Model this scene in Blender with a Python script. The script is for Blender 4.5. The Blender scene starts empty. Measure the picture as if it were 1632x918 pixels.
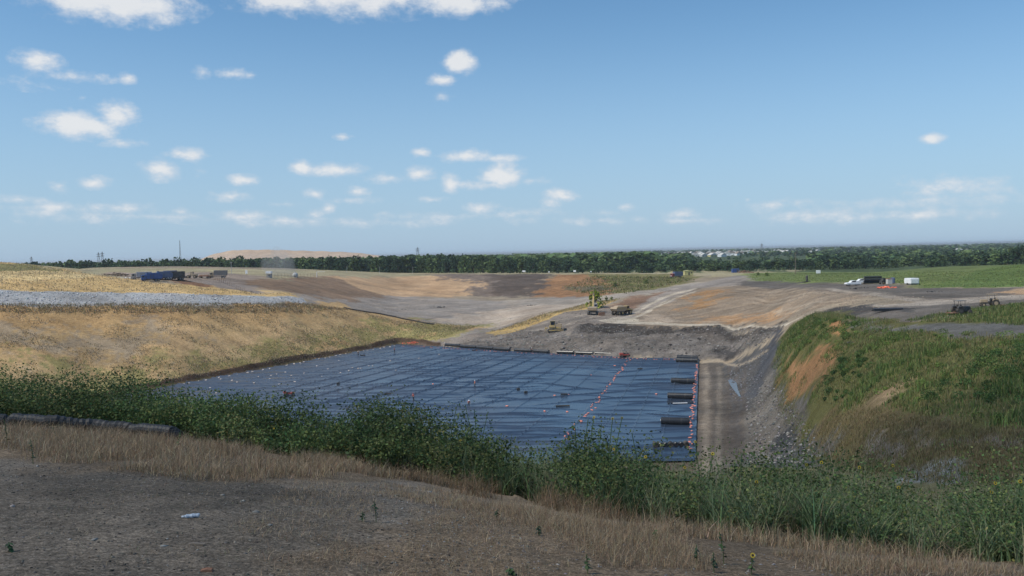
import bpy, bmesh, math, random
import numpy as np
from mathutils import Vector, Matrix
random.seed(7); RNG = np.random.default_rng(11)
sc = bpy.context.scene
C = sc.collection
PI = math.pi
# ------------------------------------------------------------------ camera
W0, H0, F = 1632.0, 918.0, 1358.0
PITCH, ROLL = math.radians(2.38), math.radians(1.23)
fwd = Vector((0, math.cos(PITCH), -math.sin(PITCH)))
up0 = Vector((0, math.sin(PITCH), math.cos(PITCH)))
rt0 = Vector((1, 0, 0))
rt = rt0 * math.cos(ROLL) - up0 * math.sin(ROLL)
up = rt0 * math.sin(ROLL) + up0 * math.cos(ROLL)
cd = bpy.data.cameras.new('camera'); cam = bpy.data.objects.new('camera', cd); C.objects.link(cam)
cd.sensor_width = 36; cd.lens = 36 * F / W0; cd.clip_start = 0.1; cd.clip_end = 60000
M = Matrix((rt, up, -fwd)).transposed().to_4x4(); cam.matrix_world = M
sc.camera = cam
def ray(px, py):
    return fwd * F + rt * (px - W0 / 2) + up * (H0 / 2 - py)
# ------------------------------------------------------------------ light
SUN_EL, SUN_AZ = math.radians(52), math.radians(-114)      # azimuth measured from the view direction, negative = left
SUN_DIR = Vector((math.cos(SUN_EL) * math.sin(SUN_AZ), math.cos(SUN_EL) * math.cos(SUN_AZ), math.sin(SUN_EL)))
sl = bpy.data.lights.new('sun', 'SUN'); sun = bpy.data.objects.new('sun', sl); C.objects.link(sun)
sl.energy = 3.8; sl.angle = math.radians(0.6); sl.color = (1.0, 0.93, 0.81)
sun.rotation_euler = SUN_DIR.to_track_quat('Z', 'Y').to_euler()
world = bpy.data.worlds.new('World'); sc.world = world; world.use_nodes = True
wn, wl = world.node_tree.nodes, world.node_tree.links
wn.clear()
def N(nodes, t, **kw):
    n = nodes.new(t)
    for k, v in kw.items(): setattr(n, k, v)
    return n
wout = N(wn, 'ShaderNodeOutputWorld'); wbg = N(wn, 'ShaderNodeBackground')
sky = N(wn, 'ShaderNodeTexSky', sky_type='NISHITA')
sky.sun_disc = False; sky.sun_elevation = SUN_EL; sky.sun_rotation = SUN_AZ
sky.air_density = 1.0; sky.dust_density = 0.6; sky.ozone_density = 1.0; sky.altitude = 100
HAZE = 0.00010
SKY_STR = 0.105
wbg.inputs['Strength'].default_value = SKY_STR
tc = N(wn, 'ShaderNodeTexCoord')
sx = N(wn, 'ShaderNodeSeparateXYZ'); wl.new(tc.outputs['Generated'], sx.inputs[0])
def wmath(op, a, b=None, c=None, clamp=False):
    n = N(wn, 'ShaderNodeMath', operation=op, use_clamp=clamp)
    for i, v in enumerate((a, b, c)):
        if v is None: continue
        if isinstance(v, (int, float)): n.inputs[i].default_value = v
        else: wl.new(v, n.inputs[i])
    return n.outputs[0]
az_ = wmath('ARCTAN2', sx.outputs[0], sx.outputs[1])
cv = N(wn, 'ShaderNodeCombineXYZ'); wl.new(az_, cv.inputs[0]); wl.new(sx.outputs[2], cv.inputs[1])
# (centre x, centre y in the sky as seen, half width, half height, density)
CLOUDS = [(60,97,30,17,1.0),(110,122,60,8,.5),(204,125,12,8,.7),(132,200,58,20,1.15),(182,186,30,22,1.1),(192,229,32,8,.7),(20,130,60,10,.3),
 (175,-4,110,32,1.3),(250,8,50,18,.9),(440,-6,80,24,1.1),(560,-14,150,34,1.2),(720,-6,90,26,1.3),
 (322,115,13,9,.6),(368,117,22,9,.75),(733,100,26,18,1.3),(706,127,24,10,.8),(702,152,20,9,.6),
 (255,270,29,16,1.0),(300,246,30,11,.95),(318,272,22,9,.5),(388,287,28,8,.8),(152,291,24,9,.7),(95,297,14,9,.5),(32,318,34,8,.75),
 (368,313,30,10,.75),(212,332,50,10,.65),(290,336,18,8,.6),(60,340,40,8,.45),(120,350,60,9,.4),
 (480,267,22,11,.95),(535,271,48,11,.9),(622,283,40,9,.65),(668,276,28,12,1.0),(671,243,15,8,.9),(740,249,42,11,1.0),(800,252,36,8,.85),
 (800,279,38,20,1.2),(775,295,50,8,.7),(848,288,26,7,.7),(717,292,15,16,.95),(895,312,32,12,.8),(880,322,22,9,.6),(503,308,18,9,.85),(567,305,20,9,.8),
 (525,332,14,10,.8),(500,341,22,9,.6),(400,345,60,9,.6),(360,350,40,9,.45),(770,333,34,10,.7),(640,345,40,8,.45),(720,345,60,8,.45),(850,350,50,8,.45),(450,325,30,6,.4),
 (1484,220,19,9,1.0),(1000,329,14,8,.8),(960,340,26,6,.45),(1088,341,34,8,.6),(1192,318,6,4,.6),(1225,328,40,11,.5),(1275,322,34,9,.5),(1300,345,90,12,.42),(1500,300,80,18,.6),(1480,318,140,12,.5),(1380,322,60,10,.45),
 (548,218,15,5,.55),(90,330,90,8,.5),(250,345,120,8,.5),(450,352,120,9,.5),(620,355,100,8,.48),(820,340,80,9,.55),(1090,352,90,7,.5),(1420,345,160,9,.48),(560,320,40,7,.55),(690,318,34,6,.55),(960,352,60,7,.5),(132,156,8,5,.6),(400,120,12,5,.4)]
nz = N(wn, 'ShaderNodeTexNoise'); nz.inputs['Scale'].default_value = 28; nz.inputs['Detail'].default_value = 9; nz.inputs['Roughness'].default_value = 0.66
mp = N(wn, 'ShaderNodeVectorMath', operation='MULTIPLY'); wl.new(cv.outputs[0], mp.inputs[0]); mp.inputs[1].default_value = (1, 1.6, 1)
wl.new(mp.outputs[0], nz.inputs['Vector'])
best = None
for (px, py, hw, hh, s) in CLOUDS:
    d = ray(px, py).normalized(); a = math.atan2(d.x, d.y); e = d.z
    iw, ih = F / hw * 0.86 , F / hh * 0.84
    ma = N(wn, 'ShaderNodeVectorMath', operation='MULTIPLY_ADD'); wl.new(cv.outputs[0], ma.inputs[0])
    ma.inputs[1].default_value = (iw, ih, 0); ma.inputs[2].default_value = (-a * iw, -e * ih, 0)
    ln = N(wn, 'ShaderNodeVectorMath', operation='LENGTH'); wl.new(ma.outputs[0], ln.inputs[0])
    v = wmath('MULTIPLY_ADD', ln.outputs['Value'], -s, s * 1.12)
    best = v if best is None else wmath('SMOOTH_MAX', best, v, 0.12)
nzc = wmath('MULTIPLY_ADD', nz.outputs['Fac'], 2.3, -1.18)
dens = wmath('ADD', best, nzc)
dens = wmath('MULTIPLY', dens, wmath('GREATER_THAN', best, 0.0))
mr = N(wn, 'ShaderNodeMapRange', interpolation_type='SMOOTHSTEP'); wl.new(dens, mr.inputs['Value'])
mr.inputs['From Min'].default_value = 0.0; mr.inputs['From Max'].default_value = 1.0; mr.inputs['To Max'].default_value = 0.9
# horizon milkiness: thin haze low in the sky
hz = N(wn, 'ShaderNodeMapRange', interpolation_type='SMOOTHSTEP'); wl.new(sx.outputs[2], hz.inputs['Value'])
hz.inputs['From Min'].default_value = -0.02; hz.inputs['From Max'].default_value = 0.30; hz.inputs['To Min'].default_value = 0.78; hz.inputs['To Max'].default_value = 0.0
SKYH = (0.39, 0.53, 0.74)
mh = N(wn, 'ShaderNodeMix', data_type='RGBA'); wl.new(hz.outputs[0], mh.inputs[0])
tint = N(wn, 'ShaderNodeMix', data_type='RGBA', blend_type='MULTIPLY'); tint.inputs[0].default_value = 1.0
wl.new(sky.outputs[0], tint.inputs[6]); tint.inputs[7].default_value = (0.78, 1.08, 1.23, 1)
wl.new(tint.outputs[2], mh.inputs[6]); mh.inputs[7].default_value = tuple(v / SKY_STR for v in SKYH) + (1,)
mc = N(wn, 'ShaderNodeMix', data_type='RGBA'); wl.new(mr.outputs[0], mc.inputs[0]); wl.new(mh.outputs[2], mc.inputs[6])
cs = N(wn, 'ShaderNodeMix', data_type='RGBA'); thick = N(wn, 'ShaderNodeMapRange', interpolation_type='SMOOTHSTEP'); wl.new(dens, thick.inputs['Value']); thick.inputs['From Min'].default_value = .25; thick.inputs['From Max'].default_value = 1.1
wl.new(thick.outputs[0], cs.inputs[0]); cs.inputs[6].default_value = tuple(v / SKY_STR for v in (0.66, 0.71, 0.78)) + (1,); cs.inputs[7].default_value = tuple(v / SKY_STR for v in (0.82, 0.83, 0.84)) + (1,)
wl.new(cs.outputs[2], mc.inputs[7])
wl.new(mc.outputs[2], wbg.inputs[0]); wl.new(wbg.outputs[0], wout.inputs[0])
world.cycles.sampling_method = 'MANUAL'; world.cycles.sample_map_resolution = 512
sc.view_settings.view_transform = 'Standard'; sc.view_settings.look = 'None'; sc.view_settings.exposure = 0.0; sc.view_settings.gamma = 1.0
sc.cycles.max_bounces = 5; sc.cycles.diffuse_bounces = 2; sc.cycles.glossy_bounces = 2; sc.cycles.transparent_max_bounces = 6; sc.cycles.volume_bounces = 0
# ------------------------------------------------------------------ tools
def lin(c):
    c = c / 255.0
    return c / 12.92 if c <= 0.04045 else ((c + 0.055) / 1.055) ** 2.4
def col(r, g, b, k=1.25): return tuple(lin(v) / k for v in (r, g, b))
def tag(o, label=None, cat=None, group=None, kind=None):
    if label: o['label'] = label
    if cat: o['category'] = cat
    if group: o['group'] = group
    if kind: o['kind'] = kind
    return o
def link(name, me, parent=None, loc=None):
    o = bpy.data.objects.new(name, me); C.objects.link(o)
    if parent: o.parent = parent
    if loc is not None: o.location = loc
    return o
def empty(name, loc, rz=0, label=None, cat=None, group=None, rx=0, ry=0):
    o = link(name, None, None, loc); o.rotation_euler = (rx, ry, rz); o.empty_display_size = 0.5
    return tag(o, label, cat, group)
def np_mesh(name, V, Fc, mat=None, fcol=None, vcol=None, smooth=False):
    """V (n,3); Fc (m,3) or (m,4); fcol (m,3) colour per face; vcol (n,3) colour per vertex"""
    me = bpy.data.meshes.new(name)
    V = np.ascontiguousarray(V, dtype=np.float32); Fc = np.ascontiguousarray(Fc, dtype=np.int32)
    m, k = Fc.shape
    me.vertices.add(len(V)); me.vertices.foreach_set('co', V.ravel())
    me.loops.add(m * k); me.loops.foreach_set('vertex_index', Fc.ravel())
    me.polygons.add(m); me.polygons.foreach_set('loop_start', np.arange(0, m * k, k, dtype=np.int32))
    me.polygons.foreach_set('loop_total', np.full(m, k, dtype=np.int32))
    if smooth: me.polygons.foreach_set('use_smooth', np.ones(m, dtype=bool))
    if vcol is not None:
        a = me.color_attributes.new('Col', 'FLOAT_COLOR', 'POINT')
        c = np.ones((len(V), 4), dtype=np.float32); c[:, :3] = vcol; a.data.foreach_set('color', c.ravel())
    if fcol is not None:
        a = me.color_attributes.new('Col', 'FLOAT_COLOR', 'CORNER')
        c = np.ones((m, k, 4), dtype=np.float32); c[:, :, :3] = np.asarray(fcol)[:, None, :]; a.data.foreach_set('color', c.ravel())
    if mat: me.materials.append(mat)
    me.update(calc_edges=True)
    return me
def _hash(ix, iy, seed):
    n = (ix.astype(np.int64) * 374761393 + iy.astype(np.int64) * 668265263 + seed * 982451653) & 0x7fffffff
    n = (n ^ (n >> 13)) * 1274126177 & 0x7fffffff
    n = (n ^ (n >> 16)) & 0xffff
    return n / 65535.0
def vnoise(x, y, seed=0):
    x0 = np.floor(x); y0 = np.floor(y); fx = x - x0; fy = y - y0
    fx = fx * fx * (3 - 2 * fx); fy = fy * fy * (3 - 2 * fy)
    a = _hash(x0, y0, seed); b = _hash(x0 + 1, y0, seed); c = _hash(x0, y0 + 1, seed); d = _hash(x0 + 1, y0 + 1, seed)
    return (a + (b - a) * fx) * (1 - fy) + (c + (d - c) * fx) * fy
def fbm(x, y, scale, octs=4, seed=0, gain=0.5):
    """-1..1, scale in metres"""
    s = 0; a = 1; t = 0; f = 1 / scale
    for i in range(octs):
        s = s + a * (vnoise(x * f, y * f, seed + i * 7) * 2 - 1); t += a; a *= gain; f *= 2.03
    return s / t
# ------------------------------------------------------------------ materials
def pbsdf(name):
    m = bpy.data.materials.new(name); m.use_nodes = True
    n = m.node_tree.nodes; b = n['Principled BSDF']
    return m, n, m.node_tree.links, b
def mat_plain(name, c, rough=0.6, metal=0.0, var=0.25, scale=3.0, spec=0.5, bump=0.0, dirt=None, dirt_amt=0.4):
    m, n, l, b = pbsdf(name)
    tcn = n.new('ShaderNodeTexCoord'); ns = n.new('ShaderNodeTexNoise'); ns.inputs['Scale'].default_value = scale; ns.inputs['Detail'].default_value = 6
    l.new(tcn.outputs['Object'], ns.inputs['Vector'])
    r = n.new('ShaderNodeMapRange'); l.new(ns.outputs['Fac'], r.inputs[0]); r.inputs[1].default_value = 0.3; r.inputs[2].default_value = 0.7
    r.inputs[3].default_value = 1 - var; r.inputs[4].default_value = 1 + var
    mx = n.new('ShaderNodeVectorMath'); mx.operation = 'SCALE'; mx.inputs[0].default_value = c; l.new(r.outputs[0], mx.inputs['Scale'])
    src = mx.outputs[0]
    if dirt:
        n2 = n.new('ShaderNodeTexNoise'); n2.inputs['Scale'].default_value = scale * 0.6; n2.inputs['Detail'].default_value = 8; n2.inputs['Roughness'].default_value = 0.7
        l.new(tcn.outputs['Object'], n2.inputs['Vector'])
        r2 = n.new('ShaderNodeMapRange'); l.new(n2.outputs['Fac'], r2.inputs[0]); r2.inputs[1].default_value = 0.42; r2.inputs[2].default_value = 0.62; r2.inputs[4].default_value = dirt_amt
        m2 = n.new('ShaderNodeMix'); m2.data_type = 'RGBA'; l.new(r2.outputs[0], m2.inputs[0]); l.new(src, m2.inputs[6]); m2.inputs[7].default_value = (*dirt, 1)
        src = m2.outputs[2]
    l.new(src, b.inputs['Base Color'])
    b.inputs['Roughness'].default_value = rough; b.inputs['Metallic'].default_value = metal; b.inputs['Specular IOR Level'].default_value = spec
    if bump:
        bp = n.new('ShaderNodeBump'); bp.inputs['Strength'].default_value = bump; l.new(ns.outputs['Fac'], bp.inputs['Height']); l.new(bp.outputs[0], b.inputs['Normal'])
    return m
def mat_attr(name, rough=0.9, spec=0.1, trans=0.0):
    m, n, l, b = pbsdf(name)
    a = n.new('ShaderNodeAttribute'); a.attribute_name = 'Col'
    oi = n.new('ShaderNodeObjectInfo'); r = n.new('ShaderNodeMapRange'); l.new(oi.outputs['Random'], r.inputs[0]); r.inputs[3].default_value = 0.75; r.inputs[4].default_value = 1.25
    mx = n.new('ShaderNodeVectorMath'); mx.operation = 'SCALE'; l.new(a.outputs['Color'], mx.inputs[0]); l.new(r.outputs[0], mx.inputs['Scale'])
    l.new(mx.outputs[0], b.inputs['Base Color']); b.inputs['Roughness'].default_value = rough; b.inputs['Specular IOR Level'].default_value = spec
    if trans:
        t = n.new('ShaderNodeBsdfTranslucent'); l.new(mx.outputs[0], t.inputs[0]); ms = n.new('ShaderNodeMixShader'); ms.inputs[0].default_value = trans
        l.new(b.outputs[0], ms.inputs[1]); l.new(t.outputs[0], ms.inputs[2]); l.new(ms.outputs[0], n['Material Output'].inputs[0])
    return m
def mat_ground():
    m, n, l, b = pbsdf('ground_earth')
    a = n.new('ShaderNodeAttribute'); a.attribute_name = 'Col'
    tcn = n.new('ShaderNodeTexCoord'); src = None
    acc = None
    for (s, lo, hi, det) in ((0.045, 0.86, 1.14, 5), (0.9, 0.72, 1.28, 8), (14.0, 0.62, 1.4, 5)):
        ns = n.new('ShaderNodeTexNoise'); ns.inputs['Scale'].default_value = s; ns.inputs['Detail'].default_value = det; ns.inputs['Roughness'].default_value = 0.65
        l.new(tcn.outputs['Object'], ns.inputs['Vector'])
        r = n.new('ShaderNodeMapRange'); l.new(ns.outputs['Fac'], r.inputs[0]); r.inputs[1].default_value = 0.3; r.inputs[2].default_value = 0.7
        r.inputs[3].default_value = lo; r.inputs[4].default_value = hi; r.clamp = False
        if acc is None: acc = r.outputs[0]
        else:
            mm = n.new('ShaderNodeMath'); mm.operation = 'MULTIPLY'; l.new(acc, mm.inputs[0]); l.new(r.outputs[0], mm.inputs[1]); acc = mm.outputs[0]
        last = ns
    for vs, lo, hi in ((55.0, .55, 1.5), (19.0, .75, 1.28)):     # gravel: every little stone its own tone
        vo = n.new('ShaderNodeTexVoronoi'); vo.inputs['Scale'].default_value = vs; l.new(tcn.outputs['Object'], vo.inputs['Vector'])
        sc_ = n.new('ShaderNodeSeparateColor'); l.new(vo.outputs['Color'], sc_.inputs[0]); r = n.new('ShaderNodeMapRange'); l.new(sc_.outputs[0], r.inputs[0]); r.inputs[3].default_value = lo; r.inputs[4].default_value = hi
        mm = n.new('ShaderNodeMath'); mm.operation = 'MULTIPLY'; l.new(acc, mm.inputs[0]); l.new(r.outputs[0], mm.inputs[1]); acc = mm.outputs[0]
    mx = n.new('ShaderNodeVectorMath'); mx.operation = 'SCALE'; l.new(a.outputs['Color'], mx.inputs[0]); l.new(acc, mx.inputs['Scale'])
    l.new(mx.outputs[0], b.inputs['Base Color']); b.inputs['Roughness'].default_value = 0.95; b.inputs['Specular IOR Level'].default_value = 0.1
    b1 = n.new('ShaderNodeBump'); b1.inputs['Strength'].default_value = 0.6; b1.inputs['Distance'].default_value = 0.25
    n2 = n.new('ShaderNodeTexNoise'); n2.inputs['Scale'].default_value = 1.1; n2.inputs['Detail'].default_value = 9; n2.inputs['Roughness'].default_value = 0.62; l.new(tcn.outputs['Object'], n2.inputs['Vector'])
    l.new(n2.outputs['Fac'], b1.inputs['Height'])
    b2 = n.new('ShaderNodeBump'); b2.inputs['Strength'].default_value = 0.5; b2.inputs['Distance'].default_value = 0.03; l.new(last.outputs['Fac'], b2.inputs['Height']); l.new(b1.outputs[0], b2.inputs['Normal'])
    l.new(b2.outputs[0], b.inputs['Normal'])
    return m
M_GROUND = mat_ground()
M_LEAF = mat_attr('foliage', 0.75, 0.2, 0.25)
M_DRY = mat_attr('dry_grass_blades', 0.9, 0.1, 0.2)
M_ROCK = mat_attr('rock', 0.95, 0.1)
# ------------------------------------------------------------------ terrain
def knot(px, py, Y=None, z=None):
    d = ray(px, py); t = Y / d.y if Y is not None else z / d.z
    p = d * t
    return (math.atan2(p.x, p.y), math.hypot(p.x, p.y), p.z)
def wknot(px, Y, z):
    x = (px - W0 / 2) / F * Y
    return (math.atan2(x, Y), math.hypot(x, Y), z)
COLS = [0, 150, 280, 450, 632, 780, 900, 1000, 1110, 1170, 1230, 1300, 1400, 1500, 1632]
def per(cols, vals): return np.interp(COLS, cols, vals)
LN = []
LN.append([wknot(c, 0.6, -1.9) for c in COLS])
LN.append([knot(c, 918, Y=y) for c, y in zip(COLS, per([0, 816, 1200, 1632], [8.1, 9, 10, 10.2]))])
LN.append([knot(c, yy, Y=y) for c, yy, y in zip(COLS, per([0, 400, 816, 1200, 1632], [760, 770, 826, 872, 906]), per([0, 400, 816, 1200, 1632], [15, 15, 14, 12.6, 12.0]))])
EDGE_Y = per([0, 200, 400, 600, 816, 1000, 1200, 1400, 1632], [674, 690, 716, 745, 790, 828, 856, 876, 898])
EDGE_D = per([0, 200, 400, 600, 816, 1000, 1200, 1400, 1632], [26, 26, 25, 23.5, 20, 18, 16, 15, 13.4])
L3 = [knot(c, yy, Y=y) for c, yy, y in zip(COLS, EDGE_Y, EDGE_D)]
LN.append(L3)
LN.append([(a, r + 5, z - 1.7) for a, r, z in L3])
mid = per([0, 1170, 1230, 1300, 1400, 1500, 1632], [85, 85, 75, 60, 45, 36, 29]); midz = per([0, 1170, 1230, 1300, 1400, 1500, 1632], [-25, -25.5, -23, -19.5, -16.2, -13.2, -10.8])
LN.append([wknot(c, y, z) for c, y, z in zip(COLS, mid, midz)])
T = {  # per column: (y seen, forward distance) or ('w', Y, z)
 0:   [('w',150,-38.3),('w',213,-38.1),(612,225),(560,245),(520,265),(490,280),(463,300),(440,345),(416,400),('w',460,-9),('w',600,-9)],
 150: [('w',150,-38.3),('w',236,-38.1),(605,252),(560,268),(520,285),(489,300),(466,320),(445,352),(430,410),('w',460,-7),(426,600)],
 280: [('w',150,-38.3),(612,260.5),(590,268),(560,280),(520,298),(488,315),(468,335),(452,360),(443,385),(432,500),(424,600)],
 450: [('w',150,-38.3),(582,300),(565,308),(545,318),(515,335),(488,350),(475,362),(460,400),(442,470),(433,560),(427,640)],
 632: [('w',150,-38.3),(549,362),(535,370),(525,380),(515,390),(505,402),(490,450),(470,540),(440,640),(436,680),(435,700)],
 780: [('w',150,-38.3),(557,336),(548,345),(535,365),(524,390),(510,415),(490,470),(475,540),(440,625),(436,655),(435.5,700)],
 900: [('w',150,-38.3),(564,316),(552,322),(540,330),(527,345),(498,385),(482,450),(470,530),(440,620),(436,650),(435.5,700)],
 1000:[('w',150,-38.3),(570,301),(558,306),(545,312),(520,335),(500,385),(475,430),(458,510),(440,600),(436,640),(435.5,700)],
 1110:[('w',150,-38.3),(573,292),(562,297),(550,303),(518,325),(500,360),(475,410),(457,470),(438,590),(435.5,640),(435,700)],
 1170:[(720,159),(600,252),(575,278),(550,300),(518,322),(495,350),(470,390),(455,440),(437,560),(434.5,640),(434,700)],
 1230:[(725,152),(650,180),(600,200),(560,225),(525,262),(508,310),(485,345),(465,380),(437,530),(434,640),(433.5,700)],
 1300:[(730,120),(690,130),(620,148),(560,168),(510,193),(495,230),(480,265),(460,320),(437,480),(434,640),(433.5,700)],
 1400:[(740,80),(690,90),(620,112),(560,135),(515,160),(495,180),(475,220),(460,265),(437,450),(434,640),(433.5,700)],
 1500:[(760,60),(690,75),(620,97),(560,118),(520,140),(495,165),(475,205),(457,262),(430,400),('w',640,-17.5),('w',700,-17.5)],
 1632:[(775,48),(690,62),(600,85),(545,112),(520,128),(495,155),(475,190),(455,250),(423,340),('w',640,-17),('w',700,-17.5)]}
for k in range(11):
    row = []
    for c in COLS:
        e = T[c][k]
        row.append(wknot(c, e[1], e[2]) if e[0] == 'w' else knot(c, e[0], Y=e[1]))
    LN.append(row)
LN.append([wknot(c, 780, -17.5) for c in COLS]); LN.append([wknot(c, 30000, -19) for c in COLS])
# densified azimuths: fine in front of the camera, coarse behind it
AZ = np.concatenate([np.linspace(-PI, -0.72, 40)[:-1], np.linspace(-0.72, -0.585, 40)[:-1], np.linspace(-0.585, 0.585, 660)[:-1], np.linspace(0.585, 0.72, 40)[:-1], np.linspace(0.72, PI, 40)])
R = np.concatenate([np.arange(0.6, 36, 0.34), np.arange(36, 130, 1.4), np.arange(130, 420, 1.2), np.arange(420, 720, 2.5), np.geomspace(720, 30000, 40)])
nA, nR = len(AZ), len(R)
KR = np.zeros((len(LN), nA)); KZ = np.zeros((len(LN), nA))
for k, row in enumerate(LN):
    a = np.array([p[0] for p in row]); o = np.argsort(a); a = a[o]
    KR[k] = np.interp(AZ, a, np.array([p[1] for p in row])[o]); KZ[k] = np.interp(AZ, a, np.array([p[2] for p in row])[o])
KR = np.maximum.accumulate(KR + np.arange(len(LN))[:, None] * 1e-3, axis=0)
ZB = np.zeros((nA, nR))
for i in range(nA): ZB[i] = np.interp(R, KR[:, i], KZ[:, i])
ker = np.array([1, 2, 3, 2, 1.]) / 9
for _ in range(2):
    P = np.pad(ZB, ((0, 0), (2, 2)), mode='edge'); ZB = sum(P[:, i:i + nR] * ker[i] for i in range(5))
for _ in range(2):
    P = np.pad(ZB, ((4, 4), (0, 0)), mode='edge'); ZB = sum(P[i:i + nA] for i in range(9)) / 9
GX = R[None, :] * np.sin(AZ)[:, None]; GY = R[None, :] * np.cos(AZ)[:, None]
ZF = ZB.copy()
def hgt(x, y, Z=None):
    Z = ZF if Z is None else Z
    x = np.asarray(x, float); y = np.asarray(y, float)
    a = np.arctan2(x, y); r = np.hypot(x, y)
    fi = np.interp(a, AZ, np.arange(nA)); fj = np.interp(r, R, np.arange(nR))
    i = np.minimum(fi.astype(int), nA - 2); j = np.minimum(fj.astype(int), nR - 2); u = fi - i; v = fj - j
    return (Z[i, j] * (1 - u) + Z[i + 1, j] * u) * (1 - v) + (Z[i, j + 1] * (1 - u) + Z[i + 1, j + 1] * u) * v
def unproj(px, py, rmin=0.6, Z=None):
    """first point of the ground met by the sight line through a place seen in the photograph"""
    Z = ZB if Z is None else Z
    d = ray(px, py); h = math.hypot(d.x, d.y); e = d.z / h; a = math.atan2(d.x, d.y)
    rr = np.concatenate([np.arange(max(rmin, 0.6), 60, 0.1), np.arange(max(60, rmin), 800, 0.5), np.geomspace(800, 29000, 400)]) if rmin < 60 else np.concatenate([np.arange(rmin, 800, 0.5), np.geomspace(800, 29000, 400)])
    zz = hgt(rr * math.sin(a), rr * math.cos(a), Z) - e * rr
    k = np.argmax(zz >= 0)
    if zz[k] < 0: k = int(np.argmax(zz / rr))
    if rmin < 1:                                   # places on the near bench stay on it
        re_ = float(np.interp(a, AZ, EDGE_R)) + 0.4
        if rr[k] > re_: return (re_ * math.sin(a), re_ * math.cos(a))
    return (rr[k] * math.sin(a), rr[k] * math.cos(a))
def poly_world(pts, rmin=0.6, step=45):
    out = []
    for i in range(len(pts)):
        (x0, y0), (x1, y1) = pts[i], pts[(i + 1) % len(pts)]
        n = max(1, int(math.hypot(x1 - x0, y1 - y0) / step))
        for k in range(n): out.append(unproj(x0 + (x1 - x0) * k / n, y0 + (y1 - y0) * k / n, rmin))
    return np.array(out)
def sdist(P, X, Y):
    """signed distance to polygon, positive inside"""
    d2 = np.full(X.shape, 1e18); ins = np.zeros(X.shape, bool)
    n = len(P)
    for i in range(n):
        x0, y0 = P[i]; x1, y1 = P[(i + 1) % n]
        ex, ey = x1 - x0, y1 - y0; L = ex * ex + ey * ey + 1e-9
        t = np.clip(((X - x0) * ex + (Y - y0) * ey) / L, 0, 1)
        d2 = np.minimum(d2, (X - x0 - t * ex) ** 2 + (Y - y0 - t * ey) ** 2)
        c = ((y0 > Y) != (y1 > Y)) & (X < ex * (Y - y0) / (ey if ey else 1e-9) + x0)
        ins ^= c
    d = np.sqrt(d2)
    return np.where(ins, d, -d)
COLR = np.zeros((nA, nR, 3)); COLR[:] = col(150, 138, 122)
AMP = np.full((nA, nR), 0.12); ZONE = np.zeros((nA, nR), np.int16)
ZN = ['plain']
NX = fbm(GX, GY, 9, 4, 3); NY = fbm(GX, GY, 9, 4, 9)
NX2 = fbm(GX, GY, 1.3, 3, 31); NY2 = fbm(GX, GY, 1.3, 3, 37)
def paint(zone, c, amp, soft, pts, rmin=0.6, world_pts=None, wob=1.0, alpha=1.0):
    P = np.array(world_pts, float) if world_pts is not None else poly_world(pts, rmin)
    q = soft * 2.5 + 3
    m = (GX > P[:, 0].min() - q) & (GX < P[:, 0].max() + q) & (GY > P[:, 1].min() - q) & (GY < P[:, 1].max() + q)
    if not m.any(): return
    w = wob * soft
    w = w * 2.2
    X = GX[m] + w * (NX[m] + 0.5 * NX2[m]); Y = GY[m] + w * (NY[m] + 0.5 * NY2[m])
    s = np.clip(sdist(P, X, Y) / max(soft, 0.05) + 0.5, 0, 1); s = s * s * (3 - 2 * s)
    k = (s * alpha)[:, None]
    COLR[m] = COLR[m] * (1 - k) + np.array(c) * k
    if amp is not None: AMP[m] = AMP[m] * (1 - s) + amp * s
    if zone:
        if zone not in ZN: ZN.append(zone)
        z = ZONE[m]; z[s > 0.5] = ZN.index(zone); ZONE[m] = z

EDGE_R = KR[3]
# a cloud added high up left, out of view, shaped so its shade lies over the near bench and the near right hill
def shade_cloud():
    G = np.array([(-150, -90), (-120, 66), (-60, 98), (0, 100), (30, 98), (48, 92), (70, 84), (150, 80), (180, -90)], float)
    bm = bmesh.new(); rg = random.Random(3); t = 1000 / SUN_DIR.z
    for gx in np.arange(-150, 190, 15):
        for gy in np.arange(-95, 140, 15):
            x = gx + rg.uniform(-5, 5); y = gy + rg.uniform(-5, 5)
            if sdist(G, np.array([x]), np.array([y]))[0] < 12: continue
            r = rg.uniform(13, 19); zc = -15 + 1000 + rg.uniform(-4, 16)
            c = Vector((x, y, -15)) + SUN_DIR * t; c.z = c.z + rg.uniform(-3, 14)
            # stay on the same sun ray when lifted
            k = (c.z + 15) / SUN_DIR.z; c = Vector((x, y, -15)) + SUN_DIR * k
            bmesh.ops.create_icosphere(bm, subdivisions=2, radius=r, matrix=Matrix.Translation(c) @ Matrix.Diagonal((1.0, 1.15, .8, 1)))
    for f in bm.faces: f.smooth = True
    me = bpy.data.meshes.new('added_shade_cloud'); bm.to_mesh(me); bm.free()
    # see-through mix sets how much sun the added blocker lets past
    m, n, l, b = pbsdf('added_shade_shell'); b.inputs['Base Color'].default_value = (.85, .86, .88, 1); b.inputs['Roughness'].default_value = 1
    tr = n.new('ShaderNodeBsdfTransparent'); ms = n.new('ShaderNodeMixShader'); ms.inputs[0].default_value = .31
    l.new(tr.outputs[0], ms.inputs[1]); l.new(b.outputs[0], ms.inputs[2]); l.new(ms.outputs[0], n['Material Output'].inputs[0])
    me.materials.append(m)
    o = tag(link('added_shade_cloud', me), kind='structure')
    rm = o.modifiers.new('merge', 'REMESH'); rm.mode = 'VOXEL'; rm.voxel_size = 3.5; rm.use_smooth_shade = True
shade_cloud()
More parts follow.
